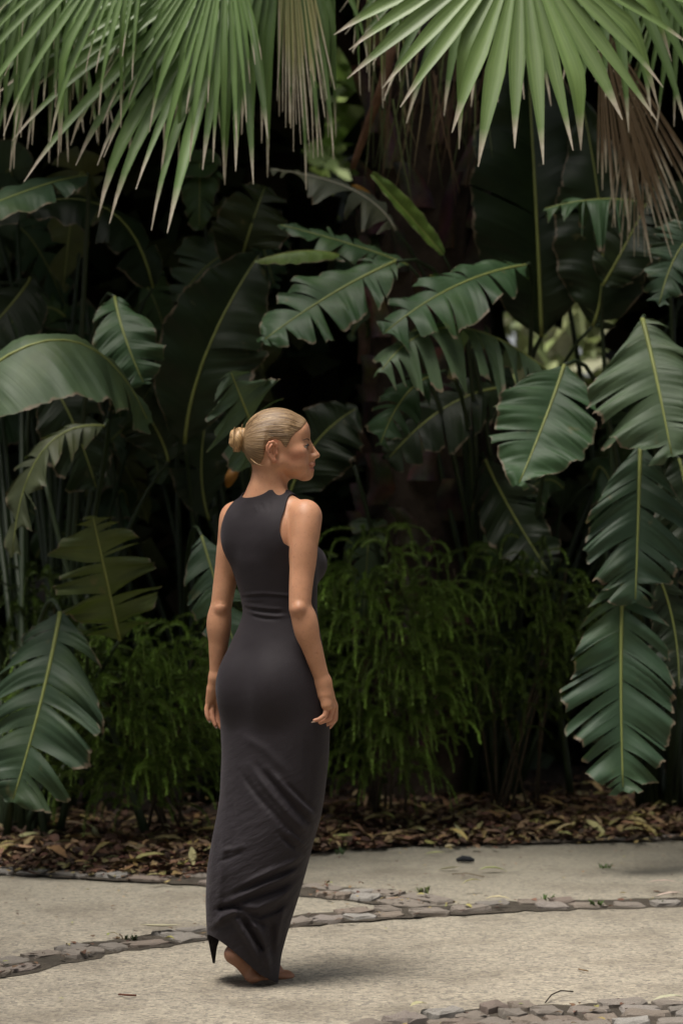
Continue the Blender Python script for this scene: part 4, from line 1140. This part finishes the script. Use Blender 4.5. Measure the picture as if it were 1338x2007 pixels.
# ------------------------------------------------------------------ feathery shrubs
def shrub(label, bx, bd, cx, cy, cd, rx, ry, rz, ntw, seed, bright=1.0, hang=(.1, .55)):
    rnd = random.Random(seed); g = at(bx, 0, bd); root = thing('feathery_shrub', label, 'shrub', (g.x, bd, bed_z(g.x, bd)), 'feathery shrubs in the bed')
    C = at(cx, cy, cd); st = MB(); fo = MB()
    stems = []
    for k in range(9):
        a = rnd.uniform(0, 6.28); t = Vector((C.x + rx * .55 * math.cos(a), C.y + ry * .5 * math.sin(a), C.z + rz * rnd.uniform(.1, .75)))
        b = root.location + Vector((rnd.uniform(-.12, .12), rnd.uniform(-.1, .1), -.02)); c = (b + t) / 2 + Vector((0, 0, rz * .3))
        P = [bez(b, c, t, q) for q in np.linspace(0, 1, 9)]; stems.append(P); st.tube(P, list(np.linspace(.008, .002, 9)), 5, (.07, .055, .035))
    st.build('stem', M['bark'], root)
    for k in range(ntw):
        # arching branchlets that start in the crown, swing outward and hang as tails
        q = Vector((rnd.gauss(0, 1), rnd.gauss(0, 1) - .35, rnd.gauss(0, 1))).normalized() * rnd.uniform(.45, 1.0)
        o = Vector((C.x + rx * q.x * .85, C.y + ry * q.y * .85, C.z + rz * q.z * .92))
        outd = Vector((q.x * rx + rnd.uniform(-.25, .25), q.y * ry - .12 + rnd.uniform(-.15, .15), 0)).normalized()
        L_ = rnd.uniform(.16, .36); rise = rnd.uniform(.1, .75); swing = rnd.uniform(.6, 1.35); dro = rise + rnd.uniform(*hang)
        P = []
        for j in range(10):
            s = j / 9; P.append(o + outd * (L_ * swing * (s - .42 * s * s)) + Vector((0, 0, L_ * (rise * s - dro * s * s))))
            zb = bed_z(P[-1].x, P[-1].y) + .02
            if P[-1].z < zb: P[-1].z = zb
        depth = min(1, max(0, (q.length - .45) / .5))
        cb = bright * rnd.uniform(.35, 1.1); tipb = rnd.uniform(1.2, 2.4) if rnd.random() < .45 else 1.0
        fo.tube(P, list(np.linspace(.0026, .0012, 10)), 3, (.06 * cb, .06 * cb, .02 * cb), False)
        nn = int(L_ * 760)
        for m in range(nn):
            s = (m + rnd.random()) / nn; i = min(8, int(s * 9)); p = P[i].lerp(P[i + 1], s * 9 - i); T = (P[i + 1] - P[i])
            T = T.normalized() if T.length > 1e-6 else Vector((0, 0, -1))
            a = rnd.uniform(0, 6.28); e1 = T.orthogonal().normalized(); e2 = T.cross(e1); D = e1 * math.cos(a) + e2 * math.sin(a)
            ln = rnd.uniform(.010, .021) * (1 - .3 * s); tp = p + D * ln + T * ln * .9; w = T.cross(D) * .0019
            kk = cb * (1 + (tipb - 1) * max(0, s - .4) / .6)
            c = (.060 * kk, .098 * kk, .019 * kk)
            fo.add([p - w, p + w, tp], [(0, 1, 2)], None, [c, c, (c[0] * 1.25, c[1] * 1.25, c[2])])
    fo.build('foliage', M['needle'], root, False)
shrub('feathery green shrub right of the woman with drooping bright tipped twigs', 745, 10.75, 735, 1285, 10.45, .43, .32, .64, 600, 31, 2.5)
shrub('darker feathery shrub at right beside the big hanging torn leaf', 1010, 10.95, 1000, 1240, 10.8, .46, .30, .50, 320, 32, 1.7)
shrub('feathery shrub left of the woman spreading low over the leaf litter', 330, 10.3, 270, 1400, 10.0, .56, .34, .45, 600, 33, 2.5, (.0, .45))
shrub('sparse feathery shrub at the far left edge behind the low torn leaf', 60, 10.9, 40, 1250, 10.7, .4, .3, .40, 200, 34, 1.1)
shrub('tall feathery shrub hidden behind the hips of the woman', 500, 10.9, 510, 1280, 10.7, .28, .28, .48, 200, 35, 1.8)

# ------------------------------------------------------------------ leafy masses
def leaf_cloud(mb, C, r, n, size, cols, rnd, flat=.0, hole=None, facing=None):
    for k in range(n):
        while True:
            q = Vector((rnd.uniform(-1, 1), rnd.uniform(-1, 1), rnd.uniform(-1, 1)))
            if q.length < 1: break
        p = Vector((C[0] + r[0] * q.x, C[1] + r[1] * q.y, C[2] + r[2] * q.z))
        if hole and hole(p): continue
        T = Vector((rnd.uniform(-1, 1), rnd.uniform(-1, 1), rnd.uniform(-1, .4))).normalized(); U = T.orthogonal().normalized()
        a = rnd.uniform(0, 6.28); U = (U * math.cos(a) + T.cross(U) * math.sin(a)); Nn = T.cross(U)
        L_ = size * rnd.uniform(.55, 1.4); W = L_ * rnd.uniform(.28, .45); c = rnd.choice(cols); s = rnd.uniform(.7, 1.3); c = (c[0] * s, c[1] * s, c[2] * s)
        mb.add([p, p + T * L_ * .45 + U * W, p + T * L_ * .5 - Nn * L_ * .08, p + T * L_ * .45 - U * W, p + T * L_ - Nn * L_ * .22],
               [(0, 2, 1), (0, 3, 2), (1, 2, 4), (2, 3, 4)], None, [c] * 5)
rnd = random.Random(50)
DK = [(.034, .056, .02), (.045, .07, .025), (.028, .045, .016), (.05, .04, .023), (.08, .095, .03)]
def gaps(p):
    """openings between the bushes through which the brightly coloured garden behind shows"""
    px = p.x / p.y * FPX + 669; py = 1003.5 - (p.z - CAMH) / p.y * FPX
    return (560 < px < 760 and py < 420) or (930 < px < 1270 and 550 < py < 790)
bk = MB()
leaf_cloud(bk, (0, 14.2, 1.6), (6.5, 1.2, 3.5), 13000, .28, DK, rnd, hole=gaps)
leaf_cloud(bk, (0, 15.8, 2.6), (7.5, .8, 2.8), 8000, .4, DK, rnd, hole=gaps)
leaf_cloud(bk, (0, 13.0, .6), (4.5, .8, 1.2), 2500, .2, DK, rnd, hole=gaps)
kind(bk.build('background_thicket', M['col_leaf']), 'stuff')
fl = MB(); LT = [(.16, .24, .07), (.2, .27, .1), (.12, .2, .05)]
leaf_cloud(fl, (0.05, 22.0, 5.0), (1.2, 1.2, 2.1), 1300, .34, [(.26, .34, .10), (.3, .36, .16), (.2, .3, .07)], rnd)  # leaf colours raised to stand in for daylight on this foliage
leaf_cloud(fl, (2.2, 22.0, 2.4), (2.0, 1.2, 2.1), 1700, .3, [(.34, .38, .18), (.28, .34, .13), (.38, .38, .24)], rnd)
kind(fl.build('garden_behind', M['col_leaf']), 'stuff')

def tree(label, x, y, h, rad, n, seed, zc=None, group='unseen trees added to block sky light', size=.34):
    rnd = random.Random(seed); root = thing('tree', label, 'tree', (x, y, -.03), group); zc = zc or h * .68
    tb = MB(); z0 = root.location.z
    P = [Vector((x + .1 * math.sin(k * .9 + seed), y + .1 * math.cos(k * .7 + seed), z0 + zc * k / 7)) for k in range(8)]
    tb.tube(P, list(np.linspace(.24, .1, 8)), 9, (.06, .045, .033))
    for k in range(8):
        a = k * 2.4; b = P[4 + k % 4]; e = Vector((x + rad[0] * .6 * math.cos(a), y + rad[1] * .6 * math.sin(a), zc + rad[2] * rnd.uniform(-.2, .5)))
        tb.tube([bez(b, (b + e) / 2 + Vector((0, 0, .4)), e, t) for t in np.linspace(0, 1, 6)], list(np.linspace(.07, .02, 6)), 6, (.06, .045, .033))
    tb.build('trunk', M['bark'], root)
    cb = MB()
    for k in range(14):
        a = k * 2.4; r_ = rnd.uniform(.2, .75)
        leaf_cloud(cb, (x + rad[0] * r_ * math.cos(a), y + rad[1] * r_ * math.sin(a), zc + rad[2] * rnd.uniform(-.4, .5)), (rad[0] * .5, rad[1] * .5, rad[2] * .5), n // 14, size, [(.04, .075, .025), (.05, .09, .03), (.035, .06, .02)], rnd)
    cb.build('crown', M['col_leaf'], root, False)
# trees added out of view: crowns darken the bed and block low sky
tree('added unseen shade tree behind the left side of the bed, crown above the picture', -2.6, 12.7, 7, (3.0, 2.9, 1.3), 7000, 61, 5.2)
tree('added unseen shade tree behind the right side of the bed, crown above the picture', 2.9, 12.8, 7, (3.0, 3.0, 1.3), 7000, 62, 5.2)
tree('added unseen shade tree behind the middle palm, crown above the picture', .6, 12.9, 7, (2.8, 3.0, 1.3), 7000, 63, 5.35)
for i, (x, y, w_) in enumerate([(-5.6, 6, 'left of the path beside the walking woman'), (-6, 11, 'left end of the planting bed'), (6, 10.5, 'right end of the planting bed'),
                                (5.7, 5, 'right of the path opposite the woman'), (-5, 0, 'left of where the viewer stands'), (5, -.5, 'right of where the viewer stands'),
                                (-2.5, -3.5, 'behind the viewer to the left'), (2.5, -4, 'behind the viewer to the right'), (0, -5.5, 'straight behind the viewer')]):
    tree('added light-blocking tree ' + w_, x, y, 12, (2.7, 2.4, 4.6), 3600, 70 + i, 6.2, size=.45)

# ------------------------------------------------------------------ leaf litter
rnd = random.Random(90)
BR = [(.075, .04, .024), (.11, .06, .035), (.05, .028, .018), (.15, .085, .05), (.09, .04, .024), (.19, .13, .07), (.06, .035, .024)]
YL = [(.34, .27, .10), (.28, .24, .09), (.36, .30, .15), (.25, .18, .08), (.24, .15, .07)]
def fallen(mb, x, y, z, L_, W, yaw, c, rnd, tilt=.35):
    T = Vector((math.cos(yaw), math.sin(yaw), rnd.uniform(-tilt, tilt))).normalized(); U = Vector((-math.sin(yaw), math.cos(yaw), rnd.uniform(-tilt, tilt))).normalized(); Nn = T.cross(U)
    if Nn.z < 0: Nn = -Nn
    b = rnd.uniform(-.1, .3) * L_; p = Vector((x, y, z)) - T * L_ / 2; cup = rnd.uniform(.1, .5) * W
    v = []
    for j, (s, w) in enumerate(((0, .06), (.25, .8), (.55, 1), (.8, .6), (1, .03))):
        q = p + T * L_ * s + Nn * (b * 4 * s * (1 - s) * .5 + .004)
        v += [q - U * W * w + Nn * cup * w, q, q + U * W * w + Nn * cup * w]
    mb.add(v, [(j * 3 + i, (j + 1) * 3 + i, (j + 1) * 3 + i + 1, j * 3 + i + 1) for j in range(4) for i in (0, 1)], None, [[k * rnd.uniform(.85, 1.15) for k in c]] * len(v))
lt = MB()
for ln_, wd_ in ((mid_line, .17), (kerb_line, .2), (near_line, .2)):
    for k in range(110):
        i_ = rnd.randrange(len(ln_) - 1); p = ln_[i_].lerp(ln_[i_ + 1], rnd.random()); L_ = rnd.uniform(.012, .035)
        fallen(lt, p.x, p.y + rnd.uniform(-wd_, wd_), rnd.uniform(.012, .02), L_, L_ * rnd.uniform(.15, .35), rnd.uniform(0, 6.28), rnd.choice(BR + YL[:2]), rnd, .25)
for k in range(15000):
    x = rnd.uniform(-2.1, 2.4); e = edge(x); t = abs(rnd.gauss(0, .75)); d = e - .03 + t
    if d > 13.5: continue
    c = rnd.choice(YL) if rnd.random() < .06 else rnd.choice(BR)
    q_ = rnd.random()
    if q_ < .09: L_ = rnd.uniform(.09, .17); W_l = L_ * rnd.uniform(.07, .12); c = rnd.choice(YL + [(.22, .15, .08)] * 3)
    elif q_ < .5: L_ = rnd.uniform(.03, .075); W_l = L_ * rnd.uniform(.14, .34)
    else: L_ = rnd.uniform(.012, .035); W_l = L_ * rnd.uniform(.15, .4)
    fallen(lt, x, d, bed_z(x, d) + rnd.uniform(0, .035), L_, W_l, rnd.uniform(0, 6.28), c, rnd, .5)
for k in range(1500):
    x = rnd.uniform(-2.1, 2.4); d = edge(x) + rnd.uniform(-.07, .1) - .05 * rnd.random() ** 3; L_ = rnd.uniform(.012, .06)
    fallen(lt, x, d, max(.004, bed_z(x, d)) + rnd.uniform(.004, .02), L_, L_ * rnd.uniform(.12, .34), rnd.uniform(0, 6.28), rnd.choice(YL) if rnd.random() < .12 else rnd.choice(BR), rnd, .3)
for k in range(420):                     # litter drifting out over the edge
    x = rnd.uniform(-2.1, 2.4); d = edge(x) - .22 * rnd.random() ** 2.2 * (.4 + .6 * abs(math.sin(x * 3.1))); L_ = rnd.uniform(.012, .07)
    fallen(lt, x, d, .008, L_, L_ * rnd.uniform(.1, .3), rnd.uniform(0, 6.28), rnd.choice(YL) if rnd.random() < .25 else rnd.choice(BR), rnd, .15)
for k in range(260):                     # crumbs blown over the paving
    x = rnd.uniform(-1.6, 1.7); d = edge(x) - abs(rnd.gauss(0, .9)) - .05; L_ = rnd.uniform(.006, .022)
    fallen(lt, x, d, .004, L_, L_ * .25, rnd.uniform(0, 6.28), rnd.choice(BR + YL), rnd, .1)
kind(lt.build('leaf_litter', M['litter']), 'stuff')

# single fallen leaves one can point at: photo position, length, turn, colour, where
LV = [((90, 1658), .19, .25, (.36, .29, .11), 'long yellow dry leaf lying on the litter at the far left'),
      ((130, 1652), .17, .5, (.34, .27, .10), 'long yellow dry leaf beside the first one at the left of the litter'),
      ((60, 1684), .10, .0, (.25, .27, .10), 'greenish yellow leaf at the litter edge above the left kerb'),
      ((222, 1699), .10, .15, (.36, .33, .14), 'pale yellow leaf lying across the left kerb stones'),
      ((275, 1640), .13, .45, (.32, .26, .11), 'narrow tan leaf standing out in the litter left of the skirt'),
      ((305, 1737), .08, .5, (.33, .24, .12), 'small tan leaf on the path just below the left kerb'),
      ((168, 1706), .07, -.6, (.32, .34, .16), 'pale green leaf on the grey kerb stones at the left'),
      ((315, 1836), .14, .12, (.42, .37, .24), 'long straw coloured leaf on the sett strip left of the dress'),
      ((670, 1659), .14, .35, (.32, .29, .10), 'yellow green leaf on the bed edge right of the dress'),
      ((755, 1610), .16, -.05, (.36, .28, .12), 'long tan leaf lying flat in the litter right of the dress'),
      ((752, 1636), .15, -.8, (.32, .27, .09), 'yellow leaf lying diagonally on the litter right of the dress'),
      ((770, 1655), .17, .05, (.33, .26, .09), 'brown yellow leaf at the edge of the far path'),
      ((895, 1588), .15, -.15, (.34, .27, .12), 'tan leaf in the litter below the dark feathery shrub'),
      ((1150, 1640), .12, -.1, (.36, .30, .12), 'yellow leaf on the kerb at the right below the hanging leaf'),
      ((1255, 1632), .15, .02, (.34, .28, .11), 'long yellow leaf at the right edge of the litter'),
      ((852, 1676), .08, .0, (.34, .34, .14), 'pale yellow green leaf on the far path'),
      ((965, 1710), .11, .1, (.30, .34, .15), 'light green leaf on the far path right of the dark scrap'),
      ((880, 1706), .09, .08, (.30, .33, .15), 'light green leaf on the far path below the dark scrap'),
      ((925, 1752), .08, .1, (.30, .34, .14), 'green leaf above the sett strip in the middle'),
      ((775, 1782), .09, .6, (.42, .37, .26), 'pale curled leaf standing on the sett strip'),
      ((975, 1784), .09, -.05, (.42, .36, .26), 'pale thin leaf lying on the right part of the sett strip'),
      ((1300, 1752), .12, .0, (.40, .33, .24), 'pinkish thin leaf above the right end of the sett strip'),
      ((1310, 1775), .10, .15, (.42, .38, .30), 'pale leaf on the right end of the sett strip'),
      ((820, 1998), .08, .9, (.46, .42, .24), 'cream leaf beside the near setts at the bottom'),
      ((1315, 1987), .12, .35, (.44, .37, .26), 'narrow straw leaf lying over the near setts at the right')]
for (pxy, L_, yaw, c, lab) in LV:
    p = ground_at(*pxy); rnd2 = random.Random(int(pxy[0])); z = bed_z(p.x, p.y) + .03 if p.y > edge(p.x) else .004
    if 'sett' in lab or 'kerb' in lab: z = .036
    lb = MB(); fallen(lb, p.x, p.y, z, L_, L_ * .13, yaw, c, rnd2, .12)
    tag(lb.build('fallen_leaf', M['litter'], None, True, (p.x, p.y, z)), lab, 'leaf', 'single fallen leaves on path and bed')
# twigs and scraps
def twig(pts, r_, c, lab, name='twig', cat='twig'):
    P = [ground_at(*q) + Vector((0, 0, .006 + h)) for q, h in pts]; mb = MB(); mb.tube(P, r_, 5, c)
    return tag(mb.build(name, M['bark'], None, True, (P[0].x, P[0].y, 0)), lab, cat)
twig([((1068, 1969), 0), ((1080, 1962), .012), ((1098, 1955), .014), ((1122, 1950), .004)], .002, (.03, .022, .018), 'thin dark bent twig on the path above the near setts')
twig([((1133, 1903), 0), ((1140, 1906), .002), ((1152, 1907), 0)], .0022, (.2, .13, .07), 'tiny curved brown twig on the bare path at the right')
twig([((233, 1953), 0), ((250, 1957), .004), ((267, 1955), 0)], .003, (.12, .05, .035), 'small reddish twig on the path at the lower left')
twig([((234, 1834), 0), ((238, 1838), .003), ((242, 1844), 0)], .002, (.12, .09, .06), 'tiny bent twig above the sett strip at the left')
twig([((885, 1716), 0), ((915, 1716), .003), ((948, 1722), .001)], .002, (.12, .09, .06), 'long thin twig lying on the far path')
sp = ground_at(911, 1690); mb = MB()
mb.tube([sp + Vector((-.035, 0, .008)), sp + Vector((-.01, .005, .014)), sp + Vector((.02, 0, .012)), sp + Vector((.036, -.004, .008))], [.007, .014, .012, .006], 7, (.02, .022, .026))
tag(mb.build('pebble', M['bark'], None, True, (sp.x, sp.y, 0)), 'flat dark pebble lying on the far path', 'pebble')
# weeds in the joints
def tuft(pxy, n, h, lab, c=(.07, .12, .03)):
    p = ground_at(*pxy); rn = random.Random(int(pxy[0] + pxy[1])); mb = MB()
    for k in range(n):
        a = rn.uniform(0, 6.28); b = p + Vector((rn.uniform(-.02, .02), rn.uniform(-.015, .015), .004)); e = b + Vector((math.cos(a) * h * .8, math.sin(a) * h * .8, h * rn.uniform(.4, 1)))
        w = Vector((-math.sin(a), math.cos(a), 0)) * .003; m = (b + e) / 2 + Vector((0, 0, h * .25)); s = rn.uniform(.7, 1.4)
        mb.add([b - w, b + w, m + w, m - w, e], [(0, 1, 2, 3), (3, 2, 4)], None, [[x * s for x in c]] * 5)
    tag(mb.build('weed', M['needle'], None, False, (p.x, p.y, 0)), lab, 'weed', 'small weeds on the path')
tuft((1185, 1704), 14, .022, 'single green weed sprouting from the bare far path')
tuft((1168, 1780), 22, .03, 'weed in the sett joint at the right end of the strip')
tuft((1072, 1768), 16, .025, 'weed on the upper side of the sett strip at the right')
tuft((1290, 1776), 16, .025, 'weed in the last sett joint before the right picture edge')
tuft((830, 1754), 30, .03, 'low mossy weed above the sett strip in the middle', (.09, .11, .035))
tuft((668, 1676), 20, .03, 'green weed at the bed edge just right of the dress', (.09, .14, .06))
tuft((255, 1846), 24, .02, 'dark moss patch on the sett strip left of the dress', (.035, .045, .018))
tuft((1075, 1570), 26, .06, 'grass tuft in the litter under the right shrub', (.06, .09, .02))

# orange flower bract and pale dried sheath half hidden among the leaves
def bract(pts, w, c, lab, name, cat):
    P = [at(*q) for q in pts]; mb = MB(); n = len(P); P = [bez(P[0], P[1], P[2], t) for t in np.linspace(0, 1, 8)]
    v = []
    for i, p in enumerate(P):
        t = i / 7; ww = w * math.sin(math.pi * (.15 + .8 * t)) ** .8
        v += [p + Vector((-ww, 0, 0)), p + Vector((-ww * .4, -ww * .6, 0)), p + Vector((ww * .4, -ww * .6, 0)), p + Vector((ww, 0, 0))]
    mb.add(v, [(i * 4 + k, i * 4 + k + 1, (i + 1) * 4 + k + 1, (i + 1) * 4 + k) for i in range(7) for k in range(3)], None, [c] * len(v))
    tag(mb.build(name, M['col_leaf'], None, True, P[0]), lab, cat)
bract([(462, 912, 10.2), (452, 935, 10.15), (447, 955, 10.2)], .026, (.24, .105, .015), 'orange withered leaf hanging behind the neck of the woman', 'withered_leaf', 'leaf')
bract([(695, 362, 10.9), (710, 376, 10.9), (725, 388, 10.9)], .03, (.40, .2, .03), 'small orange dry leaf caught against the palm trunk', 'withered_leaf', 'leaf')
